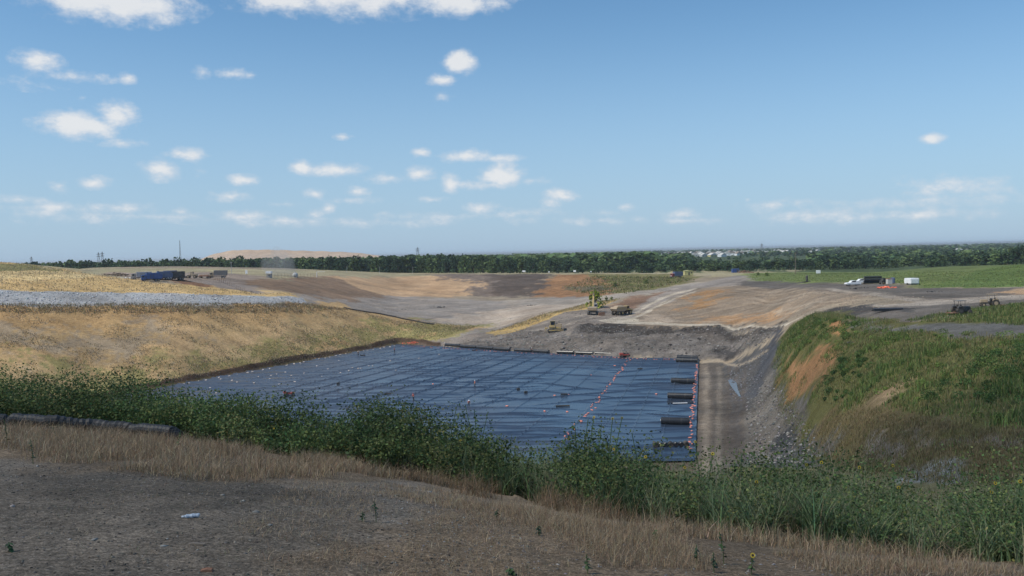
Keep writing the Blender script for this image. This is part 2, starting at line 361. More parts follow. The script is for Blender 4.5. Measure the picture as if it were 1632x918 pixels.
# ------------------------------------------------------------------ colours of the land
RR = np.broadcast_to(R[None, :], (nA, nR))
far_ = RR > 702; COLR[far_] = (.055, .078, .04); vf_ = RR > 5500; COLR[vf_] = (.12, .15, .09)
rg_ = (RR > 380) & (RR < 702) & (np.broadcast_to(AZ[:, None], RR.shape) > .30) & (np.broadcast_to(AZ[:, None], RR.shape) < 1.0); COLR[rg_] = col(104, 116, 72)
mid_ = (RR > EDGE_R[:, None] - 0.5) & (RR < 140)
COLR[mid_] = col(110, 105, 78); AMP[mid_] = 0.25; ZN.append('pit_slope'); ZONE[mid_] = 1
paint('field', col(160, 152, 125), .15, 12, [(-300,424),(540,430),(900,434),(1250,433),(1250,440),(540,441),(400,444),(-300,430)], 250)
# second basin beyond the grass slope
paint('basin_floor', col(146, 139, 134), .15, 8, [(400,520),(420,480),(540,468),(640,472),(780,480),(860,476),(1000,462),(940,520),(790,545),(640,545)], 250)
paint('basin_floor', col(168, 156, 145), .15, 5, [(690,512),(745,500),(860,482),(940,478),(900,496),(800,522),(700,520)], 300)
paint('basin_slope', col(136, 115, 97), .35, 6, [(330,446),(540,441),(640,470),(560,478),(480,470),(390,452)], 300)
paint('basin_slope', col(184, 155, 125), .2, 4, [(532,442),(700,439),(760,444),(790,458),(720,474),(620,472),(575,462)], 300)
paint('basin_slope', col(120, 108, 100), .3, 8, [(680,437),(880,437),(872,462),(800,474),(745,470),(760,452),(700,443)], 300)
paint('basin_slope', col(96, 86, 80), .5, 8, [(775,437),(885,437),(868,460),(845,474),(800,470),(778,450)], 300)
paint('basin_slope', col(150, 116, 86), .8, 4, [(890,438),(945,437),(985,450),(975,472),(900,474),(845,474),(870,455)], 300)
paint('basin_slope', col(120, 116, 78), .5, 4, [(935,437),(1085,437),(1120,443),(1060,462),(985,470),(975,452)], 300)
paint(None, col(105, 98, 82), None, 3, [(900,458),(960,454),(980,462),(930,466)], 300)
paint('basin_floor', col(158, 150, 142), .2, 2.5, [(800,479),(920,476),(1040,462),(1110,450),(1130,452),(1040,468),(930,486),(800,486)], 300, wob=.5)
# upper left knoll, stone strip, dry slope
paint('knoll', col(196, 168, 120), .3, 4, [(-400,405),(0,415),(60,424),(130,434),(230,450),(340,455),(480,470),(490,477),(330,470),(-400,466)], 200)
paint(None, col(130, 126, 84), None, 5, [(-200,418),(20,421),(80,427),(110,434),(60,436),(-200,432)], 200)
paint(None, col(208, 186, 140), None, 4, [(-200,440),(80,432),(160,438),(120,444),(-200,452)], 200)
paint('yard', col(152, 138, 128), .1, 4, [(165,436),(340,434),(430,441),(400,446),(330,446),(300,449),(230,444)], 250)
paint('yard', col(128, 98, 78), .7, 2.5, [(245,445),(300,447),(345,458),(330,459),(280,452)], 250)
paint('yard', col(140, 130, 124), .15, 3, [(300,447),(385,446),(425,468),(480,470),(400,468),(350,458)], 250)
paint('slope_grass', col(180, 152, 112), .3, 3, [(-400,488),(0,488),(250,489),(485,486),(545,482),(560,492),(695,516),(780,520),(700,545),(632,549),(280,612),(120,650),(-400,650)], 180)
paint(None, col(186, 152, 108), None, 4, [(-300,492),(240,492),(480,488),(560,494),(480,506),(200,520),(-300,528)], 180, alpha=.6)
paint(None, col(150, 140, 128), None, 9, [(60,524),(220,520),(300,536),(200,560),(20,565),(-100,545)], 180, alpha=.6)
paint(None, col(138, 134, 88), None, 5, [(-300,585),(100,590),(230,578),(340,560),(470,540),(520,520),(640,512),(760,520),(700,545),(632,548),(460,582),(280,612),(100,640),(-300,640)], 180, alpha=.8, wob=2)
paint(None, col(186, 158, 122), None, 5, [(300,535),(450,520),(560,520),(600,532),(470,560),(350,580),(250,590)], 180, alpha=.6, wob=2)
paint('stone_strip', col(166, 168, 172), .35, 1.5, [(-400,463),(0,463),(160,466),(330,469),(484,475),(487,484),(330,486),(130,489),(-400,490)], 180, wob=.7)
# dozer bench, rubble wall
paint('pit_bench', col(132, 124, 118), .35, 3, [(640,551),(705,541),(780,530),(850,510),(950,486),(1010,486),(1000,505),(960,520),(900,535),(820,548),(720,552)], 250)
paint('pit_bench', col(186, 160, 108), .35, 1.2, [(772,530),(850,507),(945,482),(985,478),(945,492),(860,516),(790,536)], 250, wob=.8)
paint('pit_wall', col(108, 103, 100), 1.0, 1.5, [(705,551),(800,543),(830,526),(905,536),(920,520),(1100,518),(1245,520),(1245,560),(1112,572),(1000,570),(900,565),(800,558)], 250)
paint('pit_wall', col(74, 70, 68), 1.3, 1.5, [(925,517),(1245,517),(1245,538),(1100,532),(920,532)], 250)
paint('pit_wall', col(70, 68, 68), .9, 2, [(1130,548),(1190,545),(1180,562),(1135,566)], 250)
# mound, haul road
paint('mound', col(142, 128, 113), .35, 4, [(985,512),(1060,470),(1110,458),(1180,452),(1310,462),(1480,472),(1500,480),(1400,495),(1260,508),(1240,520),(1100,520),(990,520)], 250)
paint(None, col(164, 130, 94), None, 6, [(1095,490),(1120,464),(1155,462),(1140,476),(1118,494),(1098,497)], 250)
paint(None, col(166, 132, 98), None, 4, [(1120,505),(1230,498),(1260,504),(1230,514),(1120,514)], 250, alpha=.8)
paint(None, col(180, 165, 150), None, 3, [(1020,503),(1075,500),(1060,514),(1020,514)], 250, alpha=.7)
paint(None, col(130, 104, 88), None, 4, [(960,492),(1010,474),(1080,460),(1090,466),(1010,492)], 250, alpha=.9)
paint('haul_road', col(150, 142, 136), .08, 2, [(985,506),(1020,487),(1060,466),(1110,453),(1180,438),(1240,445),(1180,455),(1110,460),(1080,478),(1020,500),(1000,512),(985,514)], 250, wob=.5)
paint(None, col(186, 176, 162), None, .8, [(1000,503),(1030,487),(1075,467),(1110,459),(1110,461),(1078,469.5),(1033,489),(1003,505)], 250, wob=.3)
paint(None, col(180, 170, 156), None, .8, [(1006,507),(1038,491),(1082,471),(1110,463),(1110,465),(1086,473),(1042,493.5),(1010,509)], 250, wob=.3)
paint(None, col(186, 176, 160), None, 1.5, [(950,512),(975,507),(1010,507),(1020,512),(990,515)], 250, wob=.6)
paint('haul_road', col(186, 176, 162), .05, 1.2, [(950,512),(985,506),(1010,512),(1100,516.5),(1300,519),(1300,521.5),(1100,519.5),(990,517)], 250, wob=.4)
# right hand plateau, fields
paint('green_field', col(112, 124, 76), .25, 5, [(1185,436),(1250,434),(1480,434),(1640,432),(1900,430),(1900,460),(1470,458),(1400,452),(1200,448)], 230)
paint('green_field', col(96, 114, 66), .35, 3, [(1465,459),(1500,450),(1560,432),(1632,422),(1900,415),(1900,462),(1632,458)], 230)
paint('plateau', col(104, 99, 95), .15, 3, [(1180,447),(1300,451),(1400,453),(1470,460),(1632,459),(1900,460),(1900,500),(1632,500),(1500,505),(1380,520),(1300,500),(1480,480),(1300,462),(1180,456)], 120)
paint(None, col(156, 148, 140), None, 1.6, [(1320,459),(1400,468),(1480,478),(1632,470),(1900,462),(1900,472),(1632,477),(1480,487),(1400,490),(1300,494),(1460,482),(1390,473),(1320,462)], 120, wob=.5)
paint(None, col(74, 72, 72), .3, 2, [(1310,495),(1340,489),(1440,492),(1440,498),(1380,500),(1350,508),(1320,505)], 100)
paint(None, col(178, 150, 122), None, 2, [(1590,466),(1632,460),(1900,460),(1900,468),(1632,469)], 100)
# right hand hill with grass, orange cut, path
paint('hill', col(92, 92, 58), .4, 2, [(1228,590),(1240,545),(1265,515),(1320,497),(1380,510),(1500,512),(1900,500),(1900,760),(1632,760),(1330,740),(1290,700),(1240,650)], 40)
paint('hill', col(110, 110, 70), .4, 2, [(1500,512),(1632,490),(1900,490),(1900,518),(1632,517)], 60)
paint(None, col(104, 104, 103), .1, 2, [(1440,519),(1632,516),(1900,515),(1900,540),(1632,540),(1540,535),(1380,528),(1340,510)], 60)
paint(None, col(142, 110, 80), .5, 2.2, [(1252,575),(1300,548),(1330,548),(1318,600),(1290,640),(1258,600)], 60)
paint(None, col(160, 122, 88), .3, 1.2, [(1325,510),(1345,512),(1352,530),(1330,528)], 60)
paint(None, col(150, 130, 104), .1, .8, [(1345,690),(1375,650),(1440,610),(1470,590),(1475,596),(1440,625),(1390,665),(1375,690)], 60)
paint(None, col(104, 92, 68), .2, 2, [(1290,690),(1330,650),(1420,660),(1632,700),(1900,705),(1900,775),(1632,775),(1300,740)], 40, alpha=.85)
paint('hill', col(136, 130, 132), .12, 1, [(1370,712),(1450,718),(1440,735),(1360,735)], 40, alpha=.7)
paint(None, col(140, 146, 152), .1, .8, [(1440,745),(1530,742),(1560,770),(1430,775)], 40, alpha=.8)
paint(None, col(134, 128, 130), .1, .8, [(1430,690),(1520,698),(1632,706),(1632,714),(1500,708)], 40, alpha=.7)
# road beside the liner, gully, scree
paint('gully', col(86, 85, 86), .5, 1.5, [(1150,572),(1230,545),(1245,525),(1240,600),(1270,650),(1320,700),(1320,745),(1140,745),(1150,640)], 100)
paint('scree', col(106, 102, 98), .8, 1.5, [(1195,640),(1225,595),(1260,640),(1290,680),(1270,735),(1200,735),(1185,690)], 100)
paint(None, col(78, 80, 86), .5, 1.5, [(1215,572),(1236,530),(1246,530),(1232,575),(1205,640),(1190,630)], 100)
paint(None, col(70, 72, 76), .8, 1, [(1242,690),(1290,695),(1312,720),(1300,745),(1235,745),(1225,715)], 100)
paint('pit_floor', col(98, 93, 89), .08, 1.5, [(1090,575),(1150,575),(1160,640),(1165,780),(1085,780),(1100,690)], 100, wob=.5)
paint(None, col(126, 117, 108), None, 1.2, [(1118,580),(1130,580),(1136,660),(1130,760),(1112,760),(1116,660)], 100, wob=.4, alpha=.7)
paint(None, col(160, 148, 132), None, .8, [(1112,574),(1150,574),(1225,556),(1225,559),(1150,578),(1112,578)], 100, wob=.3)
# wheel and track marks
def stroke(pts, wd, c, alpha=.6, rmin=200, soft=.5):
    P = [unproj(px, py, rmin) for px, py in pts]; P = np.array([p for i, p in enumerate(P)])
    q = wd + 4; m = (GX > P[:, 0].min() - q) & (GX < P[:, 0].max() + q) & (GY > P[:, 1].min() - q) & (GY < P[:, 1].max() + q)
    if not m.any(): return
    X = GX[m] + .8 * NX[m] + .5 * NX2[m]; Y = GY[m] + .8 * NY[m] + .5 * NY2[m]; d2 = np.full(X.shape, 1e9)
    for (x0, y0), (x1, y1) in zip(P[:-1], P[1:]):
        ex, ey = x1 - x0, y1 - y0; t = np.clip(((X - x0) * ex + (Y - y0) * ey) / (ex * ex + ey * ey + 1e-9), 0, 1); d2 = np.minimum(d2, (X - x0 - t * ex) ** 2 + (Y - y0 - t * ey) ** 2)
    k = np.clip(1 - (np.sqrt(d2) - wd / 2) / soft, 0, 1) * alpha * (.75 + .5 * NX2[m]); k = np.clip(k, 0, 1)[:, None]; COLR[m] = COLR[m] * (1 - k) + np.array(c) * k
PALE, DUSKY = col(190, 178, 162), col(92, 82, 74)
for k_ in range(5):
    o_ = k_ * 3.2
    stroke([(1070,512 - o_),(1130,500 - o_),(1200,485 - o_),(1300,470 - o_ * .5),(1420,470 - o_ * .3)], .9, PALE if k_ % 2 else DUSKY, .3)
    stroke([(1110,478 - o_),(1170,466 - o_ * .6),(1290,462 - o_ * .4),(1400,472 - o_ * .3),(1480,480 - o_ * .3)], .8, PALE if k_ % 2 else DUSKY, .25)
for a_ in (((1150,517),(1240,503),(1320,487),(1480,477),(1632,472)), ((1130,510),(1230,497),(1310,482),(1400,476)), ((1000,498),(1050,478),(1110,458)), ((985,509),(1040,512),(1140,514),(1240,517))): stroke(a_, 1.0, PALE, .4)
for a_ in (((990,505),(1060,482),(1115,459)), ((1130,452),(1200,450),(1300,453),(1400,458)), ((1180,446),(1150,452),(1110,462)), ((1330,500),(1450,500),(1560,488)), ((1300,462),(1400,470),(1520,478))): stroke(a_, 1.3, DUSKY, .55, 120)
for a_ in (((660,500),(760,490),(880,482),(960,472)), ((700,512),(790,496),(900,486)), ((800,520),(840,505),(900,492)), ((830,512),(860,500),(910,490)), ((600,490),(700,482),(830,478)), ((560,484),(680,476),(800,475))): stroke(a_, 1.0, PALE, .45, 300); 
for a_ in (((680,510),(740,500),(850,486)), ((820,516),(850,503),(900,490)), ((650,495),(760,485)), ((720,446),(780,458),(830,470)), ((745,440),(790,455),(835,468)), ((560,450),(640,462),(720,470)), ((700,441),(780,441),(870,440)), ((440,455),(540,462),(620,472))): stroke(a_, 1.3, DUSKY, .5, 300)
for k_ in range(4): stroke([(770,545 - k_ * 4),(840,533 - k_ * 4),(900,524 - k_ * 5),(960,505 - k_ * 2)], .8, PALE if k_ % 2 else DUSKY, .45, 250)
for x_ in (1114, 1124, 1133, 1144): stroke([(x_ + 2, 585), (x_ + 3, 640), (x_, 700), (x_ - 3, 760)], .7, PALE if x_ in (1124, 1144) else DUSKY, .22, 100, .5)
for x_ in (1155, 1166, 1178): stroke([(x_ + 8, 585), (x_ + 6, 640), (x_ + 4, 700), (x_, 740)], .9, DUSKY, .55, 100, .4)
# the flat cell under the liner
LQ = np.array([(-49, 363), (41, 300), (64, 293), (60, 275), (33, 160), (30, 135), (-168, 135)], float)
s_in = sdist(LQ, GX, GY)
flat = np.clip((s_in + 3) / 3, 0, 1)
ZB = ZB * (1 - flat) + (-38.45) * flat; AMP *= (1 - flat)
paint('pit_floor', col(96, 86, 78), None, 1.0, None, world_pts=LQ, wob=.3)
berm = np.exp(-((s_in + 1.9) / 1.5) ** 2) * (GX < -30) * (GY > 140)
bk = np.clip(berm * 1.6, 0, 1)[:, :, None]; COLR = COLR * (1 - bk) + np.array(col(74, 60, 50)) * bk
# foreground bench
bench = RR < (EDGE_R - 0.5)[:, None]
ZN.append('ground'); ZONE[bench] = len(ZN) - 1
COLR[bench] = col(100, 92, 83, 0.70); AMP[bench] = 0.05
tan_ = col(108, 93, 76, 0.72); dark_ = col(64, 59, 53, 0.72)
def bp(c, soft, pts, alpha=1): paint(None, c, None, soft, pts, 0.6, alpha=alpha, wob=1.2)
bp(tan_, 1.5, [(-300,660),(100,672),(300,690),(600,740),(600,765),(420,772),(100,766),(60,735),(-300,730)], .85)
bp(tan_, 1.5, [(600,740),(830,790),(1010,810),(1300,860),(1632,890),(1900,900),(1900,1000),(860,1000),(850,890),(700,800)], .8)
bp(dark_, 1.2, [(40,770),(300,765),(520,800),(400,830),(100,800)], .5)
bn = np.clip(fbm(GX, GY, 1.6, 4, 77), -1, 1); COLR[bench] *= (1 + 0.28 * bn[bench])[:, None]
# broad natural mottling of the ground colour
mot = fbm(GX, GY, 26, 4, 51); mot2 = fbm(GX, GY * 0.6, 6, 3, 58)
mot3 = fbm(GX * .28, GY, 3.4, 4, 63); wl_ = ZONE == ZN.index('pit_wall'); COLR[wl_] *= (1 + .55 * fbm(GX * .3, GY, 1.3, 3, 64)[wl_])[:, None]
COLR *= (1 + 0.20 * mot + 0.22 * mot2 + 0.30 * mot3 * (RR > 36))[:, :, None]
COLR *= np.stack([1.02 + 0.05 * NX, 0.99 + 0 * NX, 0.93 - 0.05 * NX], -1)
# relief
n1 = fbm(GX, GY, 5.5, 5, 5); n2 = 1 - 2 * np.abs(fbm(GX, GY * 1.8, 4.2, 4, 17)); n3 = fbm(GX, GY, 0.7, 3, 23)
big = (RR > 36)
ZF = ZB + AMP * np.where(big, n1 * 0.8 + n2 * 0.45, n1 * 0.6 + n3 * 0.7) + berm * (1.1 + 1.0 * n1)
zi = {n: i for i, n in enumerate(ZN)}
wall = (ZONE == zi['pit_wall']); step = np.round(ZF / 0.9) * 0.9
ZF = np.where(wall, ZF * 0.55 + step * 0.45, ZF)
# rills running down the second basin's walls
V = np.stack([GX, GY, ZF], -1).reshape(-1, 3)
ii, jj = np.meshgrid(np.arange(nA - 1), np.arange(nR - 1), indexing='ij')
Q = np.stack([ii * nR + jj, (ii + 1) * nR + jj, (ii + 1) * nR + jj + 1, ii * nR + jj + 1], -1).reshape(-1, 4)
FZ = ZONE[:-1, :-1].reshape(-1)
NAMES = {'plain': 'plain', 'field': 'field', 'ground': 'ground'}
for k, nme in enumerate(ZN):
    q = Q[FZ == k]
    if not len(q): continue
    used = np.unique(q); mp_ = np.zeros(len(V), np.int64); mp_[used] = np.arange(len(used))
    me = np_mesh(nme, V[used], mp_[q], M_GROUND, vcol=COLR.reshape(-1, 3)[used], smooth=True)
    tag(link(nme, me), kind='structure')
# ground right under the camera
cap = np.concatenate([[[0, 0, -1.9]], V[np.arange(nA) * nR]]); cf = np.array([[0, i + 2, i + 1] for i in range(nA - 1)])
tag(link('ground', np_mesh('ground', cap, cf, M_GROUND, vcol=np.tile(col(108, 102, 97, .62), (len(cap), 1)))), kind='structure')
def gz(x, y): return float(hgt(x, y))
def at(px, py, rmin=40):
    x, y = unproj(px, py, rmin, ZF); return Vector((x, y, gz(x, y)))
# ------------------------------------------------------------------ pit liner, panel by panel
def mat_liner():
    m, n, l, b = pbsdf('black_geomembrane')
    tcn = n.new('ShaderNodeTexCoord'); ns = n.new('ShaderNodeTexNoise'); ns.inputs['Scale'].default_value = 0.05; ns.inputs['Detail'].default_value = 6
    l.new(tcn.outputs['Object'], ns.inputs['Vector'])
    r = n.new('ShaderNodeMix'); r.data_type = 'RGBA'; l.new(ns.outputs['Fac'], r.inputs[0]); r.inputs[6].default_value = (0.019, 0.032, 0.056, 1); r.inputs[7].default_value = (0.034, 0.050, 0.080, 1)
    nd = n.new('ShaderNodeTexNoise'); nd.inputs['Scale'].default_value = 0.022; nd.inputs['Detail'].default_value = 8; nd.inputs['Roughness'].default_value = .7; l.new(tcn.outputs['Object'], nd.inputs['Vector'])
    sp = n.new('ShaderNodeSeparateXYZ'); l.new(tcn.outputs['Object'], sp.inputs[0]); gx = n.new('ShaderNodeMapRange'); l.new(sp.outputs[0], gx.inputs[0]); gx.inputs[1].default_value = 10; gx.inputs[2].default_value = -110; gx.inputs[3].default_value = .0; gx.inputs[4].default_value = .35
    ad = n.new('ShaderNodeMath'); ad.operation = 'ADD'; l.new(nd.outputs['Fac'], ad.inputs[0]); l.new(gx.outputs[0], ad.inputs[1])
    dr = n.new('ShaderNodeMapRange'); l.new(ad.outputs[0], dr.inputs[0]); dr.inputs[1].default_value = .5; dr.inputs[2].default_value = .85; dr.inputs[4].default_value = .38
    md = n.new('ShaderNodeMix'); md.data_type = 'RGBA'; l.new(dr.outputs[0], md.inputs[0]); l.new(r.outputs[2], md.inputs[6]); md.inputs[7].default_value = (.15, .145, .14, 1)
    l.new(md.outputs[2], b.inputs['Base Color'])
    rr = n.new('ShaderNodeMapRange'); l.new(ns.outputs['Fac'], rr.inputs[0]); rr.inputs[1].default_value = .3; rr.inputs[2].default_value = .7; rr.inputs[3].default_value = 0.24; rr.inputs[4].default_value = 0.34
    l.new(rr.outputs[0], b.inputs['Roughness']); b.inputs['Specular IOR Level'].default_value = 1.0
    n2 = n.new('ShaderNodeTexNoise'); n2.inputs['Scale'].default_value = 0.9; n2.inputs['Detail'].default_value = 4; l.new(tcn.outputs['Object'], n2.inputs['Vector'])
    bp_ = n.new('ShaderNodeBump'); bp_.inputs['Strength'].default_value = 0.10; bp_.inputs['Distance'].default_value = 0.12; l.new(n2.outputs['Fac'], bp_.inputs['Height']); l.new(bp_.outputs[0], b.inputs['Normal'])
    return m
M_LINER = mat_liner()
ZL = -38.1
A0, A1 = np.array((-49., 363.)), np.array((-159.6, 152.))      # left edge, far -> near
B0, B1 = np.array((41., 300.)), np.array((5.5, 152.))          # line of orange sandbags
D0, D1 = np.array((64., 293.)), np.array((32.4, 152.))         # right edge
def wrinkle(x, y):
    h = 0
    for (dx, dy, sp, w, a, sd) in ((0.10, 1.0, 6.0, 0.34, 0.26, 1), (-0.30, 1.0, 8.5, 0.36, 0.30, 2), (0.42, 1.0, 12.0, 0.36, 0.28, 3), (0.0, 1.0, 4.6, 0.3, 0.14, 4)):
        L = math.hypot(dx, dy); p = (x * dx + y * dy) / L / sp + 11.0 / sp * fbm(x, y, 48, 3, sd * 13) + 0.10 * fbm(x, y, 9, 2, sd * 17)
        f = (p - np.floor(p) - 0.5) * sp
        mask = np.clip(fbm(x, y, 22, 3, sd * 29 + 3) * 3.5 + 1.0, 0, 1)
        h = np.maximum(h, a * mask * np.exp(-(f / w) ** 2))
    return h + 0.05 * fbm(x, y, 5, 3, 91)
lin_root = empty('pit_liner', (0, 0, 0), label='huge dark blue-black plastic liner with wrinkles covering the pit floor', cat='pit liner')
def panel(P0, P1, Q0, Q1, u0, u1, nu, nv):
    tt = np.array([0, .04, .14, .28, .42, .56, .7, .82, .90, .945, .97, 1.0]); nu = len(tt) - 1; u = u0 + (u1 - u0) * tt; v = np.linspace(0, 1, nv + 1)
    U, Vv = np.meshgrid(u, v, indexing='ij')
    a = P0[None, None] * (1 - Vv[..., None]) + P1 * Vv[..., None]; b = Q0 * (1 - Vv[..., None]) + Q1 * Vv[..., None]
    P = a * (1 - U[..., None]) + b * U[..., None]
    x, y = P[..., 0], P[..., 1]; z = ZL + wrinkle(x, y)
    t = (U - u0) / (u1 - u0)
    seam = np.where(np.abs(t - .97) < .01, .24, 0.0)
    z = z + seam * np.clip(0.8 + 0.9 * fbm(x, y, 40, 2, 66), 0.1, 1.3)
    VV = np.stack([x, y, z], -1).reshape(-1, 3); w = nv + 1
    i, j = np.meshgrid(np.arange(nu), np.arange(nv), indexing='ij')
    q = np.stack([i * w + j, i * w + j + 1, (i + 1) * w + j + 1, (i + 1) * w + j], -1).reshape(-1, 4)
    return np_mesh('panel', VV, q, M_LINER, smooth=True)
def panel_set(P0, P1, Q0, Q1, n):
    for k in range(n):
        me = panel(P0, P1, Q0, Q1, k / n - 0.004, (k + 1) / n, 11, 720); me_o = link('panel', me, lin_root)
panel_set(A0, A1, B0, B1, 16); panel_set(B0, B1, D0, D1, 4)
# ------------------------------------------------------------------ vegetation
def rnd(*s): return RNG.random(s)
def leaf_quads(P, size, flat=0.0, aspect=1.7):
    """rhombic leaves at points P; returns V, F"""
    n = len(P); size = np.broadcast_to(size, (n,))
    d = RNG.normal(size=(n, 3)); d[:, 2] *= (1 - flat); d /= np.linalg.norm(d, axis=1)[:, None] + 1e-9
    e = np.cross(d, RNG.normal(size=(n, 3))); e /= np.linalg.norm(e, axis=1)[:, None] + 1e-9
    a = d * (size * aspect * 0.5)[:, None]; b = e * (size * 0.5)[:, None]
    V = np.stack([P - a, P + b, P + a, P - b], 1).reshape(-1, 3)
    return V, np.arange(4 * n).reshape(-1, 4)
def blades(P, H, Wd, lean, azim=None, segs=3):
    """arching blades: base P (n,3), height H, width Wd, lean (sideways run)"""
    n = len(P); H = np.broadcast_to(H, (n,)); Wd = np.broadcast_to(Wd, (n,)); lean = np.broadcast_to(lean, (n,))
    th = rnd(n) * 2 * PI if azim is None else azim
    dx = np.stack([np.cos(th), np.sin(th), np.zeros(n)], 1)
    t2 = th + PI / 2 + RNG.normal(0, .5, n); sd = np.stack([np.cos(t2), np.sin(t2), np.zeros(n)], 1)
    V = []
    for k in range(segs + 1):
        t = k / segs; c = P + dx * (lean * t * t)[:, None]; c[:, 2] += H * (t - 0.35 * (lean / (H + .01)).clip(0, 1.2) * t * t)
        w = Wd * (1 - t) ** 0.7 * 0.5 + 0.0005
        V += [c - sd * w[:, None], c + sd * w[:, None]]
    V = np.stack(V, 1).reshape(-1, 3); m = 2 * (segs + 1)
    F = np.concatenate([np.stack([np.arange(n) * m + 2 * k + j for j in (0, 1, 3, 2)], 1) for k in range(segs)])
    return V, F, np.tile(np.arange(n), segs)
def join(parts):
    Vs, Fs, Cs, o = [], [], [], 0
    for V, F_, c in parts:
        Vs.append(V); Fs.append(F_ + o); Cs.append(c); o += len(V)
    return np.concatenate(Vs), np.concatenate(Fs), np.concatenate(Cs)
def vary(c, n, s=0.25, hue=0.12):
    c = np.asarray(c, float); c = np.broadcast_to(c, (n, 3)) * (1 + RNG.normal(0, s, (n, 1))).clip(.35, 2)
    return c * (1 + RNG.normal(0, hue, (n, 3)) * np.array([1, .5, .8])).clip(.5, 1.6)
# ---- trees: tapered trunk with limbs, crown of leaf clumps (unit height)
def limb(p0, p1, r0, r1, k=5):
    p0, p1 = np.array(p0, float), np.array(p1, float); d = p1 - p0; d /= np.linalg.norm(d)
    a = np.cross(d, (0.3, 0.9, 0.1)); a /= np.linalg.norm(a); b = np.cross(d, a)
    t = np.linspace(0, 2 * PI, k, endpoint=False)
    ring = lambda p, r: p + r * (np.cos(t)[:, None] * a + np.sin(t)[:, None] * b)
    V = np.concatenate([ring(p0, r0), ring(p1, r1)]); F_ = np.array([[i, (i + 1) % k, (i + 1) % k + k, i + k] for i in range(k)])
    return V, F_
M_BARK = mat_plain('bark', (0.11, 0.085, 0.06), 0.9, var=.3, scale=8)
def tree_meshes(seed, nleaf, c, wide=0.42, low=0.12):
    global RNG
    keep = RNG; RNG = np.random.default_rng(seed)
    parts = [limb((0, 0, 0), (.02, 0, .45), .035, .02) + (np.zeros((5, 3)),)]
    lobes = []
    for k in range(7):
        a = RNG.random() * 2 * PI; z = low + 0.22 + RNG.random() * (0.62 - low); rr = wide * (0.25 + 0.75 * RNG.random()) * (1.15 - z)
        p = (math.cos(a) * rr * .8, math.sin(a) * rr * .8, z)
        lobes.append((*p, 0.14 + 0.12 * RNG.random())); parts.append(limb((.01, 0, .2 + .2 * RNG.random()), p, .016, .005, 4) + (np.zeros((4, 3)),))
    for a in (0.5, 2.6, 4.7): lobes.append((.25 * math.cos(a), .25 * math.sin(a), .16, .19))
    lobes.append((0, 0, .82, .17)); lobes.append((0, 0, .55, .24)); lobes.append((.1, .05, .3, .22))
    tv, tf, _ = join(parts)
    pts, cc = [], []
    per_ = nleaf // len(lobes)
    for (x, y, z, r) in lobes:
        d = RNG.normal(size=(per_, 3)); d /= np.linalg.norm(d, axis=1)[:, None]
        p = d * (r * (0.55 + 0.5 * RNG.random((per_, 1)))) * np.array([1.15, 1.15, .85]) + np.array([x, y, z]); pts.append(p)
        cc.append(np.broadcast_to(np.array(c) * (0.75 + 0.55 * RNG.random()), (per_, 3)))
    P = np.concatenate(pts); P[:, 2] = P[:, 2].clip(.04, 1.0); cc = np.concatenate(cc) * (1 + RNG.normal(0, .22, (len(P), 1))).clip(.5, 1.7)
    V, F_ = leaf_quads(P, 0.11 * (220 / nleaf) ** .5 * (0.7 + .7 * RNG.random(len(P))), 0, 1.3)
    RNG = keep
    return (tv, tf), (V, F_, cc)
G1, G2, G3 = (.056, .094, .038), (.090, .130, .048), (.042, .076, .036)
TREEM = []
for k in range(9):
    (tv, tf), (V_, F_, cc) = tree_meshes(100 + k, 240, (G1, G2, G3)[k % 3], .40 + .02 * (k % 4), .05)
    TREEM.append((np_mesh('trunk', tv, tf, M_BARK), np_mesh('crown', V_, F_, M_LEAF, fcol=cc)))
SKY_X = [-120, 0, 40, 100, 180, 250, 300, 340, 400, 500, 640, 700, 750, 800, 860, 900, 1000, 1060, 1100, 1180, 1250, 1300, 1380, 1450, 1520, 1575, 1600, 1632, 1800]
SKY_Y = [414, 417, 415, 411, 409, 409, 407, 405, 406, 404, 404, 401, 401, 404, 406, 408, 412, 414, 413, 411, 409, 407, 406, 406, 403, 400, 392, 388, 390]
KINDS = ['dark green', 'mid green', 'bluish green', 'yellow green']
def zat(px, py, Y):
    d = ray(px, py); return d.z / d.y * Y
ntree = 0
MARKS = [(60, 'behind the straw knoll crest'), (200, 'just right of the straw knoll crest'), (300, 'behind the parked blue trucks'), (400, 'below the mesa, behind the grey truck'), (500, 'behind the drifting dust'),
         (600, 'at the right foot of the pale mesa'), (700, 'above the tan basin slope'), (790, 'above the grey basin wall'), (890, 'above the dark basin corner'), (960, 'above the orange cut of the basin'), (1060, 'left of the blue truck on the rim'),
         (1130, 'behind the yellow shed on the rim'), (1230, 'behind the blue container on the rim'), (1330, "behind the green field's left end"), (1420, 'behind the white pickups'), (1500, 'behind the white trailer'), (1570, "behind the green mound's left flank"), (9999, "behind the green mound's top at right edge")]
def tree_label(px, row, kind):
    where = next(m for lim_, m in MARKS if px < lim_)
    return '%s tree, %s row, %s' % (['dark green', 'light green', 'deep green'][kind % 3], ['front', 'middle', 'rear'][row], where)
